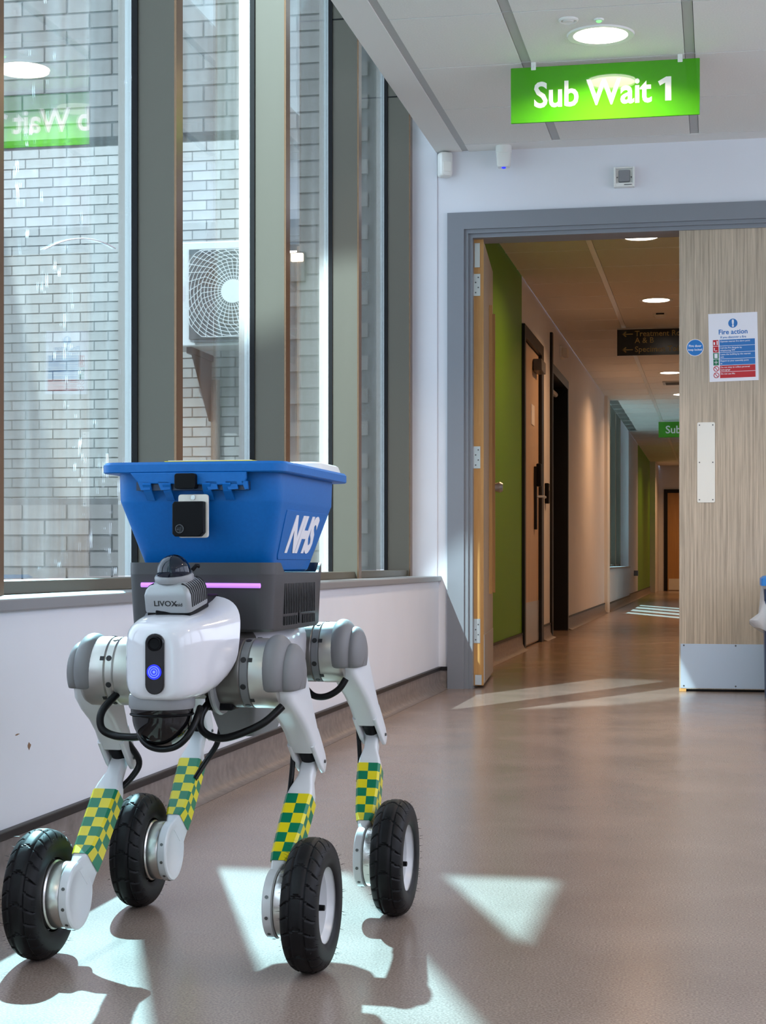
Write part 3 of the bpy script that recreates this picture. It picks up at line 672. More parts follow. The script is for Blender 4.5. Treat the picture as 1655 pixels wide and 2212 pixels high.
MB().box(-0.21, 0.34, 0.0, 0.02, 0.025, 0.045).obj('drip_tray', 'ac_dark', ac)
for x in (-0.26, 0.24): MB().box(x-0.02, x+0.02, 0.05, 0.60, -0.045, 0).prism([(0.56, -0.5), (0.60, -0.5), (0.60, -0.04), (0.12, -0.04)], 'x', x-0.006, x+0.006).obj('bracket', 'dark_frame', ac)
MB().tube(spline([(0.30, 0.3, 0.1), (0.42, 0.45, -0.05), (0.36, 0.52, -0.4), (0.33, 0.55, -1.2)], 5), 0.03, 8).obj('refrigerant_pipe', 'cable', ac)
pb = tag(MB().tube([(0, 0, 0), (0, 0, 2.0)], 0.034, 12).obj('drain_pipe', 'pipe_brown', None, smooth=60, loc=(-3.74, 12.55, -0.05)), 'brown drain pipe on the brick wall under the air conditioner', 'pipe')

# ------------------------------------------------------------------ waste bin at the right edge
wb = tag(empty('waste_bin', (0.351, 7.45, 0)), 'blue lidded waste bin with a clear liner at the right picture edge', 'bin')
MB().loft([[(x, y, z) for x, y in rrect(w_, d_, 0.02, 3)] for w_, d_, z in ((0.158, 0.13, 0.0), (0.166, 0.14, 0.46))]).obj('body', 'body_navy', wb, smooth=40)
MB().loft([[(x, y, z) for x, y in rrect(w_, d_, 0.02, 3)] for w_, d_, z in ((0.178, 0.155, 0.475), (0.178, 0.155, 0.505), (0.165, 0.145, 0.515))]).obj('lid', 'lid_blue', wb, smooth=40)
MB().box(-0.05, 0.05, -0.18, -0.12, 0.0, 0.025).obj('pedal', 'black_matte', wb)
bg = MB(); rings = []
for k, (z, gx, gy) in enumerate(((0.475, 0.168, 0.148), (0.42, 0.178, 0.158), (0.36, 0.19, 0.17), (0.315, 0.225, 0.185), (0.285, 0.20, 0.18))):
    ring = []
    for j in range(28):
        a = 2*math.pi*j/28; wv = 1+0.05*math.sin(5*a+k)+0.03*math.sin(11*a+2*k)
        sx = math.copysign(abs(math.cos(a))**0.6, math.cos(a)); sy = math.copysign(abs(math.sin(a))**0.6, math.sin(a))
        ring.append((gx*sx*wv, gy*sy*wv, z+0.018*math.sin(3*a+k)*(k > 1)))
    rings.append(ring)
m_, t_, b_ = nodes('bag_plastic')
b_.inputs['Base Color'].default_value = (0.85, 0.84, 0.86, 1); b_.inputs['Roughness'].default_value = 0.25; b_.inputs['Alpha'].default_value = 0.48
bg.loft(rings, cap=False).obj('liner_bag', 'bag_plastic', wb, smooth=70)
# paint chips on the white wall
for k, (y, z, sy, sz) in enumerate(((2.995, 0.235, 0.011, 0.008), (2.94, 0.262, 0.012, 0.0016), (3.80, 0.36, 0.016, 0.001))):
    if k > 1: continue
    pts = [(y+sy*math.cos(a)*random.uniform(0.45, 1), z+sz*math.sin(a)*random.uniform(0.45, 1)) for a in [2*math.pi*j/11 for j in range(11)]]
    struct(MB().prism(pts, 'x', XW-0.001, XW+0.0006).obj('trim_paint_chip', 'scuff'), 'brown chip in the white wall paint')

#ROBOT#
# ------------------------------------------------------------------ the robot
rb = tag(empty('robot', (-0.748, 2.56, 0), R(-1.0)), 'white four-legged wheeled robot with yellow and green checked legs on the vinyl floor', 'robot')
CX = 0.004
def sup(hw, z0, z1, y, p=2.6, n=36, cx=CX, lift=0.0):
    """super-ellipse section in x,z"""
    zc, hz = (z0+z1)/2, (z1-z0)/2; r = []
    for k in range(n):
        a = 2*math.pi*k/n; c, s_ = math.cos(a), math.sin(a)
        r.append((cx+hw*math.copysign(abs(c)**(2/p), c), y+lift*s_, zc+hz*math.copysign(abs(s_)**(2/p), s_)))
    return r
# front shell
HX = CX+0.016
def hs(hw, z0, z1, y, p, lift=0.0, dx=0.0): return sup(hw, z0, z1, y, p, n=44, cx=HX+dx, lift=lift)
MB().loft([hs(0.018, 0.412, 0.468, -0.3735, 3.5), hs(0.031, 0.397, 0.484, -0.3715, 4), hs(0.041, 0.392, 0.491, -0.366, 4.4), hs(0.049, 0.390, 0.497, -0.352, 4.4, 0.002),
           hs(0.055, 0.389, 0.503, -0.328, 4, 0.005, 0.001), hs(0.061, 0.389, 0.508, -0.298, 3.6, 0.010, 0.001), hs(0.067, 0.392, 0.515, -0.270, 3.3, 0.018, 0.001), hs(0.072, 0.398, 0.523, -0.246, 3.1, 0.030, 0.001), hs(0.074, 0.404, 0.528, -0.236, 3.1, 0.036, 0.001)]).obj('front_shell', 'shell_white', rb, smooth=60)
# core and rear shell
MB().loft([sup(0.060, 0.392, 0.488, -0.26, 4), sup(0.070, 0.380, 0.484, -0.20, 4), sup(0.070, 0.376, 0.478, 0.0, 4), sup(0.066, 0.384, 0.472, 0.26, 4)]).obj('torso_core', 'motor_dark', rb, smooth=50)
MB().loft([sup(0.066, 0.400, 0.478, -0.075, 3.4), sup(0.082, 0.388, 0.484, -0.05, 3.2), sup(0.086, 0.384, 0.486, 0.06, 3.0), sup(0.086, 0.388, 0.486, 0.20, 3.0), sup(0.076, 0.395, 0.480, 0.30, 2.8), sup(0.05, 0.41, 0.466, 0.33, 2.6)]).obj('rear_shell', 'shell_white', rb, smooth=60)
MB().loft([[(CX+0.045+x*k, y*k-0.03, z) for x, y in rrect(0.036, 0.10, 0.012, 3)] for k, z in ((1.0, 0.385), (0.92, 0.352), (0.72, 0.318))]).obj('belly_pod', 'belly_grey', rb, smooth=40)
# collar plates where the front shell opens over the shoulders
for s in (-1, 1):
    MB().lathe([(0.040, 0.048), (0.058, 0.050), (0.060, 0.054), (0.058, 0.058), (0.040, 0.060)], 'x', (0, 0, 0), 36).obj('shoulder_collar', 'lidar_grey', rb, smooth=40, loc=(CX, -0.20, 0.418), rot=(0, 0, 0 if s > 0 else math.pi))
# face strip with camera and blue light
fsb = MB().prism([(HX+x, 0.440+z) for x, z in rrect(0.0130, 0.0405, 0.0128, 6)], 'y', -0.3775, -0.366).obj('face_strip', 'black_gloss', rb, bevel=0.001)
MB().lathe([(0.0098, -0.3778), (0.0098, -0.3800), (0.0082, -0.3806), (0.0070, -0.3788), (0.002, -0.3786)], 'y', (HX+0.0005, 0, 0.4670), 28).obj('camera_lens', 'black_matte', fsb, smooth=40)
MB().lathe([(0.0100, -0.3778), (0.0100, -0.3787), (0.002, -0.3787)], 'y', (HX, 0, 0.4295), 28).obj('status_light', 'led_blue', fsb, smooth=40)
for r_ in (0.0078, 0.0050): MB().lathe([(r_, -0.3786), (r_, -0.3795), (r_-0.0011, -0.3795), (r_-0.0011, -0.3786)], 'y', (HX, 0, 0.4295), 28, cap=False).obj('light_ring', 'led_blue_core', fsb)
MB().lathe([(0.0022, -0.3786), (0.0016, -0.3800), (0.0004, -0.3801)], 'y', (HX, 0, 0.4295), 14).obj('light_core', 'led_blue_core', fsb)
# dome camera under the chin
dcx, dcy = CX+0.006, -0.318
MB().lathe([(0.030, 0.398), (0.0435, 0.396), (0.0450, 0.392), (0.0450, 0.380), (0.0435, 0.377), (0.030, 0.377)], 'z', (dcx, dcy, 0), 44).obj('dome_ring', 'ring_grey', rb, smooth=40)
dm = MB().lathe([(0.0425, 0.378), (0.0425, 0.370), (0.0410, 0.3690)] + [(0.0405*math.cos(R(a)), 0.366-0.0415*math.sin(R(a))) for a in range(0, 90, 8)] + [(0.0008, 0.3244)], 'z', (dcx, dcy, 0), 44).obj('dome_camera', 'black_gloss', rb, smooth=60)
MB().lathe([(0.0428, 0.3705), (0.0440, 0.3690), (0.0428, 0.3675)], 'z', (dcx, dcy, 0), 44, cap=False).obj('seal_ring', 'black_matte', dm, smooth=40)
# hoses
def hose(pts, r=0.0055, name='hose', n=10):
    return MB().tube(spline(pts, 7), r, n).obj(name, 'cable', rb, smooth=60)
hose([(-0.084, -0.23, 0.392), (-0.098, -0.262, 0.366), (-0.096, -0.27, 0.343), (-0.077, -0.272, 0.333), (-0.048, -0.28, 0.332), (-0.022, -0.30, 0.336)])
hose([(-0.030, -0.300, 0.352), (-0.018, -0.325, 0.338), (-0.004, -0.334, 0.327), (0.015, -0.335, 0.3225), (0.036, -0.334, 0.327), (0.051, -0.33, 0.341), (0.057, -0.315, 0.361), (0.055, -0.29, 0.376)], 0.0045)
hose([(0.052, -0.22, 0.384), (0.041, -0.238, 0.364), (0.041, -0.245, 0.345), (0.054, -0.246, 0.333), (0.076, -0.246, 0.330), (0.106, -0.246, 0.339), (0.133, -0.24, 0.353), (0.154, -0.225, 0.374)])
hose([(0.070, 0.17, 0.392), (0.086, 0.165, 0.370), (0.102, 0.16, 0.358), (0.122, 0.16, 0.358), (0.141, 0.165, 0.369), (0.152, 0.17, 0.386)])
hose([(0.136, -0.115, 0.345), (0.1310, -0.085, 0.322), (0.1290, -0.075, 0.285), (0.1280, -0.085, 0.245), (0.130, -0.110, 0.215)], 0.0040)
hose([(0.140, 0.28, 0.352), (0.1360, 0.325, 0.325), (0.1350, 0.335, 0.285), (0.1400, 0.325, 0.235), (0.145, 0.29, 0.205)], 0.0040)
hose([(-0.140, -0.11, 0.335), (-0.130, -0.075, 0.302), (-0.1190, -0.055, 0.271), (-0.129, -0.062, 0.247), (-0.150, -0.085, 0.222), (-0.158, -0.11, 0.205)], 0.0050)
hose([(-0.100, 0.25, 0.330), (-0.096, 0.285, 0.300), (-0.105, 0.295, 0.264), (-0.122, 0.29, 0.235), (-0.135, 0.26, 0.205)], 0.0050)
MB().box(0.040, 0.082, -0.225, -0.19, 0.366, 0.386).obj('hose_block', 'black_matte', rb, bevel=0.004)

# legs
def yz_ring(c, d, w_, t_, r_=0.004, n=3):
    """rounded rectangle across direction d (in the y,z plane); w_ along x, t_ across"""
    nrm = Vector((0, -d.z, d.y))
    return [(c.x+a, c.y+nrm.y*b_, c.z+nrm.z*b_) for a, b_ in rrect(w_/2, t_/2, min(r_, w_/2.05, t_/2.05), n)]
def tyre_mesh():
    mb = MB(); NA, NP = 432, 40; N = 13; rc, hr, hw = 0.0700, 0.0240, 0.0262
    vs, fs = [], []
    for i in range(NA):
        th = 2*math.pi*i/NA; c, s_ = math.cos(th), math.sin(th)
        for j in range(NP+1):
            a = R(-128+256*j/NP)
            x = hw*math.copysign(abs(math.sin(a))**0.85, math.sin(a)); rr = rc+hr*math.copysign(abs(math.cos(a))**0.72, math.cos(a))
            if abs(a) < R(72):
                g = 0
                if abs(abs(x)-0.0105) < 0.0010: g = 0.0020
                q = (th*N/(2*math.pi)-abs(x)/0.026*0.42) % 1.0
                if q < 0.045: g = 0.0026
                elif abs(x) > 0.0115 and abs(q-0.5) < 0.030: g = 0.0022
                rr -= g*min(1, (R(72)-abs(a))/R(8))
            vs.append((x, rr*c, rr*s_))
    for i in range(NA):
        k = (i+1) % NA
        for j in range(NP): fs.append((i*(NP+1)+j, i*(NP+1)+j+1, k*(NP+1)+j+1, k*(NP+1)+j))
    mb.add(vs, fs); return mb.mesh('tyre', 'tyre_rubber', smooth=38)
def hair_mesh(seed):
    rnd = random.Random(seed); mb = MB()
    for i in range(150):
        th = rnd.uniform(0, 2*math.pi); side = rnd.choice((-1, -1, 1, 1, 0))
        if side: p = Vector((side*rnd.uniform(0.0225, 0.0255), rnd.uniform(0.078, 0.090), 0)); d = Vector((side*1.0, rnd.uniform(0.1, 0.7), rnd.uniform(-0.3, 0.3))).normalized()*rnd.uniform(0.003, 0.009)
        else: p = Vector((rnd.uniform(-0.02, 0.02), 0.0915, 0)); d = Vector((0, 1, rnd.uniform(-0.3, 0.3)))*rnd.uniform(0.002, 0.005)
        m = Matrix.Rotation(th, 4, 'X'); a = m @ p; e = m @ (p+d)
        w_ = 0.00035; mb.add([a+m @ Vector((w_, 0, w_)), a+m @ Vector((-w_, 0, w_)), a+m @ Vector((0, 0, -w_)), e], [(0, 1, 3), (1, 2, 3), (2, 0, 3)])
    return mb.mesh('mould_hair', 'tyre_rubber')
TY = tyre_mesh()
RIM = MB().lathe([(0.046, -0.010), (0.0535, -0.010), (0.0545, -0.006), (0.0545, 0.014), (0.0590, 0.018), (0.0600, 0.0215), (0.0575, 0.0225), (0.0555, 0.0205), (0.0520, 0.0130), (0.0490, 0.0095), (0.0480, -0.006), (0.030, -0.008), (0.012, -0.006), (0.010, -0.002), (0.002, -0.002)], 'x', n=56).mesh('rim', 'arm_white', smooth=35)
VALVE = MB().tube([(-0.004, -0.018, -0.002), (0.012, -0.018, -0.002), (0.0125, -0.018, -0.002), (0.021, -0.018, -0.002)], [0.0030, 0.0030, 0.0044, 0.0040], 12).mesh('valve_cap', 'black_matte', smooth=40)
BOLT = MB().lathe([(0.0026, 0), (0.0026, 0.0022), (0.0016, 0.0024), (0.0014, 0.0008)], 'x', n=10).mesh('bolt', 'screw', smooth=30)
def put(name, me, parent, loc=(0, 0, 0), rot=(0, 0, 0)):
    o = bpy.data.objects.new(name, me); COL.objects.link(o); o.parent = parent; o.location = loc; o.rotation_euler = rot; return o
def lobe(cx, hx, r, zcut, yc, zc, p=2.3, nx=14, n=40):
    rings = []
    for i in range(nx+1):
        t = -1+2*i/nx; k = (1-abs(t)**p)**(1/p) if abs(t) < 1 else 0.02
        k = max(k, 0.02); ring = []
        for j in range(n):
            a = 2*math.pi*j/n
            ring.append((cx+hx*t, yc+r*k*math.cos(a), max(zc+r*k*math.sin(a), zcut+0.004*(1-k))))
        rings.append(ring)
    return rings
def leg(s, hy, hz, kx, ky, kz, wx, wy, chk):
    X = lambda v: CX+s*v
    P = lambda prof: [(r, h*s) for r, h in prof]
    c = (CX, hy, hz)
    # hip actuator
    MB().lathe(P([(0.030, 0.050), (0.0475, 0.050), (0.0490, 0.054), (0.0490, 0.091), (0.0475, 0.093)]), 'x', c, 48).obj('hip_motor', 'motor_dark' if s > 0 or hy > 0 else 'silver', rb, smooth=35)
    rg = MB().lathe(P([(0.0468, 0.092), (0.0490, 0.0945), (0.0490, 0.104), (0.0470, 0.106)]), 'x', c, 48).obj('hip_ring', 'belly_grey' if s > 0 else 'silver', rb, smooth=35)
    for k in range(8):
        a = 2*math.pi*k/8+0.35
        MB().lathe([(0.0042, -0.0004), (0.0042, 0.0006), (0.001, 0.0006)], 'z', n=10).obj('bolt_hole', 'slot_black', rg, loc=(X(0.099), hy+0.0490*math.cos(a), hz+0.0490*math.sin(a)), rot=(0, R(90)-0, 0) if False else Vector((0, math.cos(a), math.sin(a))).to_track_quat('Z', 'X').to_euler())
    cs = MB().lathe(P([(0.0470, 0.105), (0.0495, 0.107), (0.0495, 0.138), (0.046, 0.144), (0.040, 0.146)]), 'x', c, 48).obj('hip_casing', 'silver', rb, smooth=35)
    for k in range(5):
        a = 2*math.pi*k/5+0.2
        MB().box(-0.003, 0.003, -0.003, 0.003, -0.0005, 0.001).obj('casing_clip', 'slot_black', cs, loc=(X(0.109), hy+0.0492*math.cos(a), hz+0.0492*math.sin(a)), rot=Vector((0, math.cos(a), math.sin(a))).to_track_quat('Z', 'X').to_euler())
    # two-lobed rubber bumper over the joint
    bp = MB().loft(lobe(X(0.1375), 0.0225, 0.0525, hz-0.024, hy-0.001, hz+0.002)).obj('hip_bumper', 'pad_grey', rb, smooth=60)
    MB().loft(lobe(X(0.157), 0.0165, 0.0440, hz-0.024, hy+0.004, hz-0.002)).obj('bumper_lobe', 'pad_grey', bp, smooth=60)
    # thigh: shell from the hip down to a fork at the knee
    hip = Vector((X(0.142), hy, hz)); knee = Vector((kx, ky, kz)); d0 = Vector((0, ky-hy, kz-hz)); d = d0.normalized()
    def at(t, dx=0): return Vector((hip.x+(knee.x-hip.x)*t+dx, hip.y+d0.y*t, hip.z+d0.z*t))
    sag = Vector((0, -d.z, d.y)); bow = -1 if sag.z > 0 else 1
    def ring(t, w_, th, off=0.0, dx=0.0):
        p = at(t, dx)+sag*bow*off; return yz_ring(p, d, w_, th, 0.010, 4)
    tg = MB().loft([ring(-0.16, 0.026, 0.040), ring(-0.10, 0.036, 0.066), ring(0.08, 0.042, 0.084), ring(0.24, 0.044, 0.074, -0.002), ring(0.42, 0.043, 0.056, -0.004), ring(0.60, 0.042, 0.044, -0.004), ring(0.74, 0.042, 0.038, -0.001), ring(0.80, 0.041, 0.034)]).obj('thigh', 'arm_white', rb, smooth=50)
    for q in (-1, 1):
        MB().loft([ring(0.72, 0.008, 0.037, 0, q*0.0170), ring(0.86, 0.008, 0.034, 0, q*0.0172), ring(0.99, 0.008, 0.030, 0, q*0.0172), ring(1.07, 0.007, 0.022, 0, q*0.0170), ring(1.10, 0.005, 0.012, 0, q*0.0165)]).obj('knee_fork', 'arm_white', tg, smooth=50)
        put('bolt', BOLT, tg, (kx+q*0.0212, ky, kz), (0, 0, 0 if q > 0 else math.pi))
    MB().loft([ring(0.79, 0.024, 0.028), ring(0.95, 0.024, 0.024), ring(1.0, 0.022, 0.018)]).obj('knee_core', 'black_matte', tg, smooth=50)
    put('bolt', BOLT, tg, (X(0.142)+s*0.020, hy+d.y*0.052, hz+d.z*0.052-0.006), (0, 0, 0 if s > 0 else math.pi))
    # calf
    ax = Vector((wx-s*0.053, wy, 0.094)); e0 = ax-knee; e = Vector((0, e0.y, e0.z)).normalized()
    def cat(t): return Vector((knee.x+e0.x*max(0, min(1, (t-0.05)/0.8)), knee.y+e0.y*t, knee.z+e0.z*t))
    def cr(t, w_, th, r_=0.004): return yz_ring(cat(t), e, w_, th, r_, 3)
    prof = [(-0.06, 0.016, 0.016), (0.0, 0.021, 0.024), (0.14, 0.022, 0.026), (0.235, 0.034, 0.031), (0.28, 0.037, 0.033), (0.50, 0.035, 0.036), (0.70, 0.030, 0.044), (0.79, 0.021, 0.058), (0.88, 0.010, 0.078)]
    cf = MB().loft([cr(*p) for p in prof]).obj('calf', 'arm_white', rb, smooth=40)
    hb = MB().lathe([(r, h*-s) for r, h in ((0.004, 0.0045), (0.034, 0.0045), (0.039, 0.0075), (0.0475, 0.0070), (0.0495, 0.005), (0.0495, -0.006), (0.0475, -0.0080), (0.040, -0.0085))], 'x', n=48).obj('wheel_carrier', 'arm_white', cf, smooth=35, loc=ax)
    for k in range(9):
        a = R(-200+34*k); MB().lathe([(0.0026, -0.0004), (0.0026, 0.0008), (0.0012, 0.0008)], 'z', n=8).obj('bolt', 'screw', cf, loc=(ax.x, ax.y+0.0495*math.cos(a), ax.z+0.0495*math.sin(a)), rot=Vector((0, math.cos(a), math.sin(a))).to_track_quat('Z', 'X').to_euler())
    # checked tape, square by square, wrapped round the calf
    rows = 7; t0, t1 = 0.285, 0.78; rings = []
    def lerp(t):
        for (a, w0, h0), (b_, w1, h1) in zip(prof, prof[1:]):
            if a <= t <= b_: k = (t-a)/(b_-a); return w0+(w1-w0)*k, h0+(h1-h0)*k
    for i in range(rows+1):
        t = t0+(t1-t0)*i/rows; w_, h_ = lerp(t); w_ = w_/2+0.0009; h_ = h_/2+0.0009; cc = cat(t); nrm = Vector((0, -e.z, e.y))
        if nrm.y > 0: nrm = -nrm
        b2 = 0.0035
        outline = [(-w_, -h_*0.85), (-w_, h_*0.15), (-w_, h_-b2), (-w_+b2, h_), (0.0, h_), (w_-b2, h_), (w_, h_-b2), (w_, h_*0.15), (w_, -h_*0.85)]
        rings.append([(cc.x+a, cc.y+nrm.y*b_, cc.z+nrm.z*b_) for a, b_ in outline])
    n = len(rings[0]); vs = [p for r in rings for p in r]; ck = MB(); ck.v = [tuple(p) for p in vs]
    colid = [1, 0, 1, 1, 0, 0, 1, 0]
    for i in range(rows):
        for j in range(n-1):
            ck.f.append((i*n+j, i*n+j+1, (i+1)*n+j+1, (i+1)*n+j)); ck.mi.append((colid[j]+i+chk) % 2)
    o = ck.obj('checked_tape', ['check_yellow', 'check_green'], cf)
    o['label'] = 'yellow and green checked tape wrapped round the calf'
    md = o.modifiers.new('thickness', 'SOLIDIFY'); md.thickness = 0.0006; md.offset = 1.0
    # wheel
    w = put('tyre', TY, rb, (wx, wy, 0.0937), (random.uniform(0, 6.28) if False else 0.1*s+wy, 0, 0))
    rot = (0, 0, 0) if s > 0 else (0, 0, math.pi)
    put('rim', RIM, w, (0, 0, 0), rot)
    put('valve_cap', VALVE, w, (s*0.002, 0, 0), rot)
    tag(put('mould_hair', hair_mesh(int(wx*1000)+5), w), kind='stuff')
    MB().lathe(P([(0.030, -0.0455), (0.0465, -0.0445), (0.0480, -0.042), (0.0480, -0.026), (0.0500, -0.024), (0.0500, -0.009), (0.046, -0.007)]) , 'x', (wx, wy, 0.094), 48).obj('wheel_motor', 'motor_silver', rb, smooth=35)
leg(1, -0.200, 0.4185, 0.150, -0.052, 0.278, 0.190, -0.200, 0)
leg(-1, -0.200, 0.4185, -0.150, -0.052, 0.276, -0.214, -0.205, 1)
leg(1, 0.200, 0.4275, 0.160, 0.338, 0.280, 0.226, 0.205, 1)
leg(-1, 0.200, 0.4275, -0.150, 0.338, 0.280, -0.206, 0.190, 1)

# scanner on its bracket in front of the payload box
sc = empty('scanner_mount'); bpy.data.objects.remove(sc)
lx, ly_, lz = CX+0.016, -0.290, 0.532
LT = (R(12), 0, R(-6))
sb_ = MB().loft([[(x*kx_, y*ky_, z) for x, y in rrect(0.034, 0.033, 0.007, 4)] for kx_, ky_, z in ((0.98, 0.98, -0.0195), (1, 1, -0.017), (1, 1, 0.004), (0.93, 0.93, 0.0115), (0.80, 0.80, 0.0165), (0.62, 0.62, 0.0200))]).obj('scanner_body', 'lidar_grey', rb, smooth=35, loc=(lx, ly_, lz), rot=LT)
for q in (-1, 1):
    for k in range(9):
        y = -0.024+0.0060*k
        MB().prism([(q*0.0348, -0.013), (q*0.0348, 0.0045), (q*0.0325, 0.0118), (q*0.0275, 0.0165), (q*0.0215, 0.0196), (q*0.0205, 0.0185), (q*0.026, 0.0150), (q*0.030, 0.0105), (q*0.0325, 0.0035), (q*0.0325, -0.013)], 'y', y, y+0.0028).obj('cooling_slot', 'slot_black', sb_)
MB().lathe([(0.0235, 0.017), (0.0265, 0.0185), (0.0270, 0.0245), (0.0250, 0.0275), (0.020, 0.028)], 'z', n=40).obj('dome_collar', 'ring_grey', sb_, smooth=40)
MB().lathe([(0.0232, 0.0268)]+[(0.0232*math.cos(R(a)), 0.030+0.0245*math.sin(R(a))) for a in range(0, 90, 8)]+[(0.0006, 0.0545)], 'z', n=40).obj('scanner_dome', 'scanner_gloss', sb_, smooth=60)
MB().tube([(0.022, 0.012, 0.030), (0.027, 0.016, 0.036), (0.029, 0.020, 0.034)], 0.0028, 8).obj('dome_nub', 'black_matte', sb_)
text('maker_lettering', 'LIVOX', 0.0105, (-0.0185, -0.0332, -0.0100), FACE, 'slot_black', sb_, bold=0.01, depth=0.0003, sx=1.15)
text('maker_lettering', '-mid', 0.0065, (0.0105, -0.0332, -0.0100), FACE, 'slot_black', sb_, depth=0.0003, sx=1.15)
MB().box(-0.031, 0.033, -0.031, 0.034, -0.0265, -0.0195).obj('base_plate', 'black_matte', sb_, bevel=0.002)
MB().box(lx-0.020, lx+0.016, -0.318, -0.25, 0.488, 0.510).prism([(-0.315, 0.503), (-0.25, 0.503), (-0.19, 0.503), (-0.19, 0.530), (-0.255, 0.530), (-0.30, 0.512)], 'x', lx-0.020, lx+0.030).obj('scanner_bracket', 'black_matte', rb, bevel=0.002)

# grey payload box with a purple light bar and vent slots
def prect(hx, y0, y1, r, z, n=4): return [(CX+0.006+x, (y0+y1)/2+y, z) for x, y in rrect(hx, (y1-y0)/2, r, n)]
pbx = MB().loft([prect(0.104, -0.148, 0.140, 0.020, 0.474), prect(0.107, -0.155, 0.147, 0.022, 0.478), prect(0.110, -0.163, 0.153, 0.024, 0.5595)]).obj('payload_box', 'base_grey', rb, smooth=40)
z0, cxx, y0, y1 = 0.5590, CX+0.006, -0.163, 0.153
def top_z(x, y):
    if abs(x) < 0.100: return z0+0.0155
    up = max(min((y0+0.074-y)/0.022, 1), min((y-(y1-0.042))/0.020, 1), 0)
    return z0+0.0155*up
oo, ii = rrect(0.1102, (y1-y0)/2, 0.024, 6), rrect(0.1062, (y1-y0)/2-0.004, 0.020, 6)
def dense(p):
    q = []
    for a, b_ in zip(p, p[1:]+p[:1]):
        k = max(1, int(math.hypot(b_[0]-a[0], b_[1]-a[1])/0.006)+1) if abs(a[0]-b_[0]) < 1e-4 else 1
        q += [(a[0]+(b_[0]-a[0])*t/k, a[1]+(b_[1]-a[1])*t/k) for t in range(k)]
    return q
def dn(p, n_=45):
    q = []
    for a, b_ in zip(p, p[1:]+p[:1]):
        long_ = abs(a[0]-b_[0]) < 1e-4 and abs(a[1]-b_[1]) > 0.05
        k = n_ if long_ else 1
        q += [(a[0]+(b_[0]-a[0])*t/k, a[1]+(b_[1]-a[1])*t/k) for t in range(k)]
    return q
oo, ii = dn(oo), dn(ii); ym = (y0+y1)/2
MB().loft([[(cxx+x, ym+y, z0-0.002) for x, y in oo], [(cxx+x, ym+y, top_z(x, ym+y)) for x, y in oo], [(cxx+x, ym+y, top_z(x*1.04, ym+y)) for x, y in ii], [(cxx+x, ym+y, z0-0.002) for x, y in ii]], cap=False).obj('box_upstand', 'base_grey', pbx, smooth=40)
lb = MB().tube([(cxx-0.086, y0-0.0005, 0.5420), (cxx+0.094, y0-0.0005, 0.5412)], 0.0036, 10).obj('light_bar', 'led_purple', pbx, smooth=60)
lb['label'] = 'glowing purple light bar'
for k in range(19):
    y = -0.086+0.0098*k
    split = 6 <= k
    segs = [(0.4985, 0.5435), (0.4815, 0.4945)]
    for a, b_ in segs:
        if a < 0.49 and 8 <= k <= 10: continue
        MB().box(cxx+0.1070, cxx+0.1097+(0.5-0.52)*0+0.0002*(a > 0.49), y, y+0.0042, a, b_).obj('vent_slot', 'slot_black', pbx)
MB().prism([(0.003+x, 0.493+z) for x, z in rrect(0.005, 0.011, 0.0049, 4)], 'x', cxx+0.1065, cxx+0.1095).obj('cable_exit', 'black_gloss', pbx)

# ------------------------------------------------------------------ blue bin riding on the payload box
bn = tag(empty('storage_bin', (-0.748, 2.56, 0), R(-1.0)), 'blue plastic lidded bin marked NHS riding on the robot', 'bin')
BX = CX+0.008
def br(hx, y0, y1, r, z, n=5): return [(BX+x, (y0+y1)/2+y, z) for x, y in rrect(hx, (y1-y0)/2, r, n)]
MB().loft([br(0.092, -0.128, 0.108, 0.022, 0.5610), br(0.096, -0.135, 0.114, 0.026, 0.5640), br(0.1215, -0.180, 0.166, 0.030, 0.6605), br(0.1225, -0.181, 0.168, 0.030, 0.6640), br(0.1235, -0.182, 0.170, 0.030, 0.7030)]).obj('body', 'bin_blue', bn, smooth=32)
ld = MB().loft([br(0.1365, -0.201, 0.199, 0.022, 0.7030), br(0.1385, -0.203, 0.201, 0.024, 0.7045), br(0.1385, -0.203, 0.201, 0.024, 0.7150), br(0.1355, -0.200, 0.198, 0.022, 0.7185), br(0.120, -0.185, 0.183, 0.020, 0.7190)]).obj('lid', 'bin_blue', bn, smooth=32)
MB().loft([br(0.131, 0.035, 0.190, 0.020, 0.7180), br(0.127, 0.042, 0.186, 0.018, 0.7290), br(0.123, 0.048, 0.182, 0.016, 0.7310)]).obj('lid_tray', 'white_plastic', ld, smooth=32)
MB().box(BX-0.035, BX+0.088, -0.198, -0.115, 0.7189, 0.7205).obj('lid_sticker', 'paper', ld)
MB().box(BX-0.040, BX+0.093, -0.1995, -0.113, 0.7187, 0.7197).obj('lid_sticker_edge', 'check_yellow', ld)
# latch flange with hooks
YF = -0.2035
fl = MB().prism([(BX-0.091, 0.7035), (BX+0.083, 0.7035), (BX+0.083, 0.694), (BX+0.078, 0.684), (BX-0.078, 0.688), (BX-0.083, 0.694)], 'y', YF, YF+0.006).obj('latch_flange', 'bin_blue', ld, bevel=0.0015)
for x in (-0.079, -0.049, 0.022, 0.052, 0.076):
    MB().prism([(BX+x, 0.690), (BX+x+0.017*(1 if x < 0.07 else 0.5), 0.690), (BX+x+0.019*(1 if x < 0.07 else 0.5), 0.679), (BX+x+0.005, 0.678)], 'y', YF, YF+0.005).obj('latch_tab', 'bin_blue', fl)
for x in (-0.071, -0.041, 0.018, 0.048):
    MB().loft([[(BX+x+dx, y, z) for dx, y in ((0, y_), (0.012, y_), (0.012, y_+0.004), (0, y_+0.004))] for x_, y_, z in ((0, -0.199, 0.692), (0, -0.2055, 0.686), (0, -0.200, 0.676), (0, -0.186, 0.664))]).obj('latch_hook', 'bin_blue', fl, rot=None)
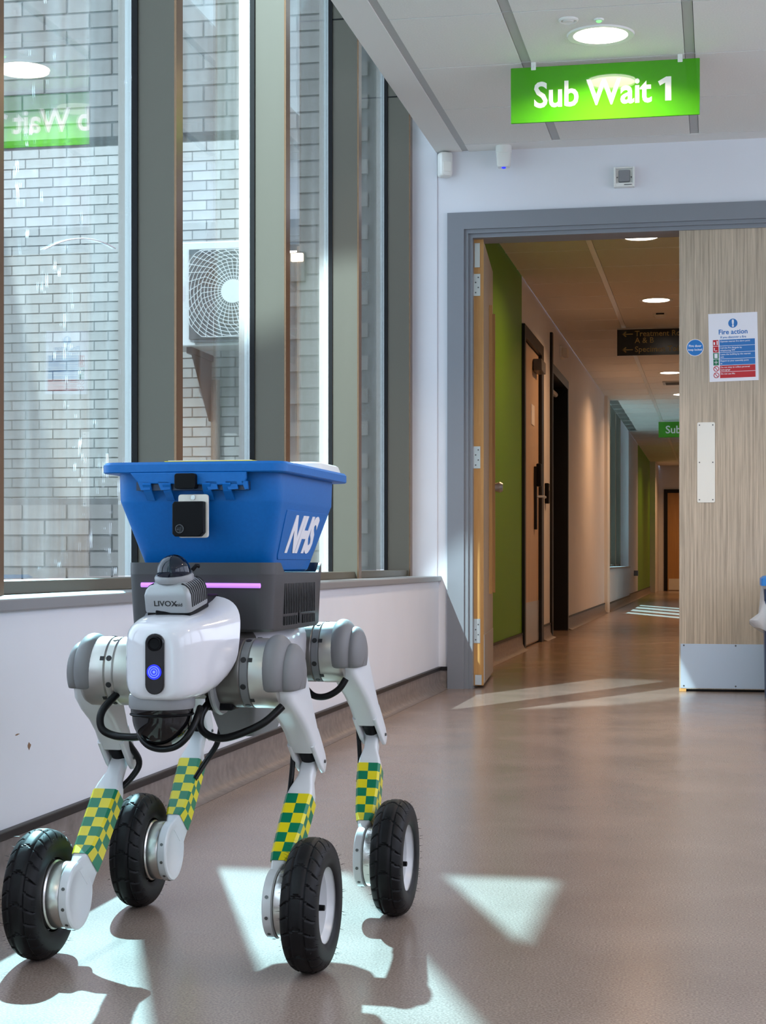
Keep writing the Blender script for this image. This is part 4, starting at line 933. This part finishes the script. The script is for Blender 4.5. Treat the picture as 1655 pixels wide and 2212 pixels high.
MB().box(BX-0.083, BX+0.083, -0.198, -0.182, 0.678, 0.690).obj('latch_shadow_bar', 'body_navy', fl)
# depth camera clamped on the front
ck_ = MB().prism([(BX-0.005+x, 0.6905+z) for x, z in rrect(0.0155, 0.0110, 0.004, 3)], 'y', -0.214, -0.198).obj('sensor_block', 'black_matte', bn, bevel=0.001)
cmf = MB().prism([(BX+0.003+x, 0.641+z) for x, z in rrect(0.0225, 0.0310, 0.004, 3)], 'y', -0.1990, -0.1950).obj('camera_plate', 'satin_plate', bn, bevel=0.001)
MB().lathe([(0.0034, -0.2005), (0.0034, -0.1990)], 'y', (BX+0.003, 0, 0.6675), 14).lathe([(0.0018, -0.2009), (0.0018, -0.2005)], 'y', (BX+0.003, 0, 0.6675), 6).obj('screw', 'steel', cmf)
MB().prism([(BX-0.024, 0.6575), (BX-0.021, 0.6615), (BX+0.022, 0.6615), (BX+0.022, 0.6170), (BX+0.0165, 0.6115), (BX-0.020, 0.6115), (BX-0.024, 0.6155)], 'y', -0.2130, -0.1990).obj('camera_body', 'black_matte', cmf, bevel=0.0012)
MB().lathe([(0.0065, -0.2128), (0.0065, -0.2142), (0.0050, -0.2142), (0.0045, -0.2130), (0.001, -0.2130)], 'y', (BX-0.0125, 0, 0.6225), 24).obj('lens', 'black_gloss', cmf, smooth=35)
MB().box(BX-0.012, BX+0.014, -0.1985, -0.168, 0.612, 0.636).obj('camera_clamp', 'black_matte', cmf)
# raised side panel with the lettering; the side leans outward toward the top
tilt = math.atan2(0.1215-0.096, 0.6605-0.5640)
xs = lambda z: BX+0.096+(z-0.5640)*(0.1215-0.096)/(0.6605-0.5640)
def side(y, z, o): return (xs(z)+o*math.cos(tilt), y, z-o*math.sin(tilt))
out = [(-0.108, 0.585), (-0.102, 0.579), (0.088, 0.579), (0.118, 0.652), (-0.118, 0.652), (-0.118, 0.640)]
MB().loft([[side(y, z, -0.003) for y, z in out], [side(y, z, 0.0013) for y, z in out]]).obj('side_panel', 'bin_blue', bn, bevel=0.0008)
lg = text('lettering', 'NHS', 0.0790, (0, 0, 0), (0, 0, 0), 'paper', bn, bold=0.044, shear=0.30, depth=0.0004, spacing=0.93)
lg.rotation_euler = Matrix(((0, math.sin(tilt), math.cos(tilt)), (1, 0, 0), (0, math.cos(tilt), -math.sin(tilt)))).to_euler()
lg.location = side(-0.080, 0.5925, 0.0018); lg.scale = (0.98, 0.96, 1)
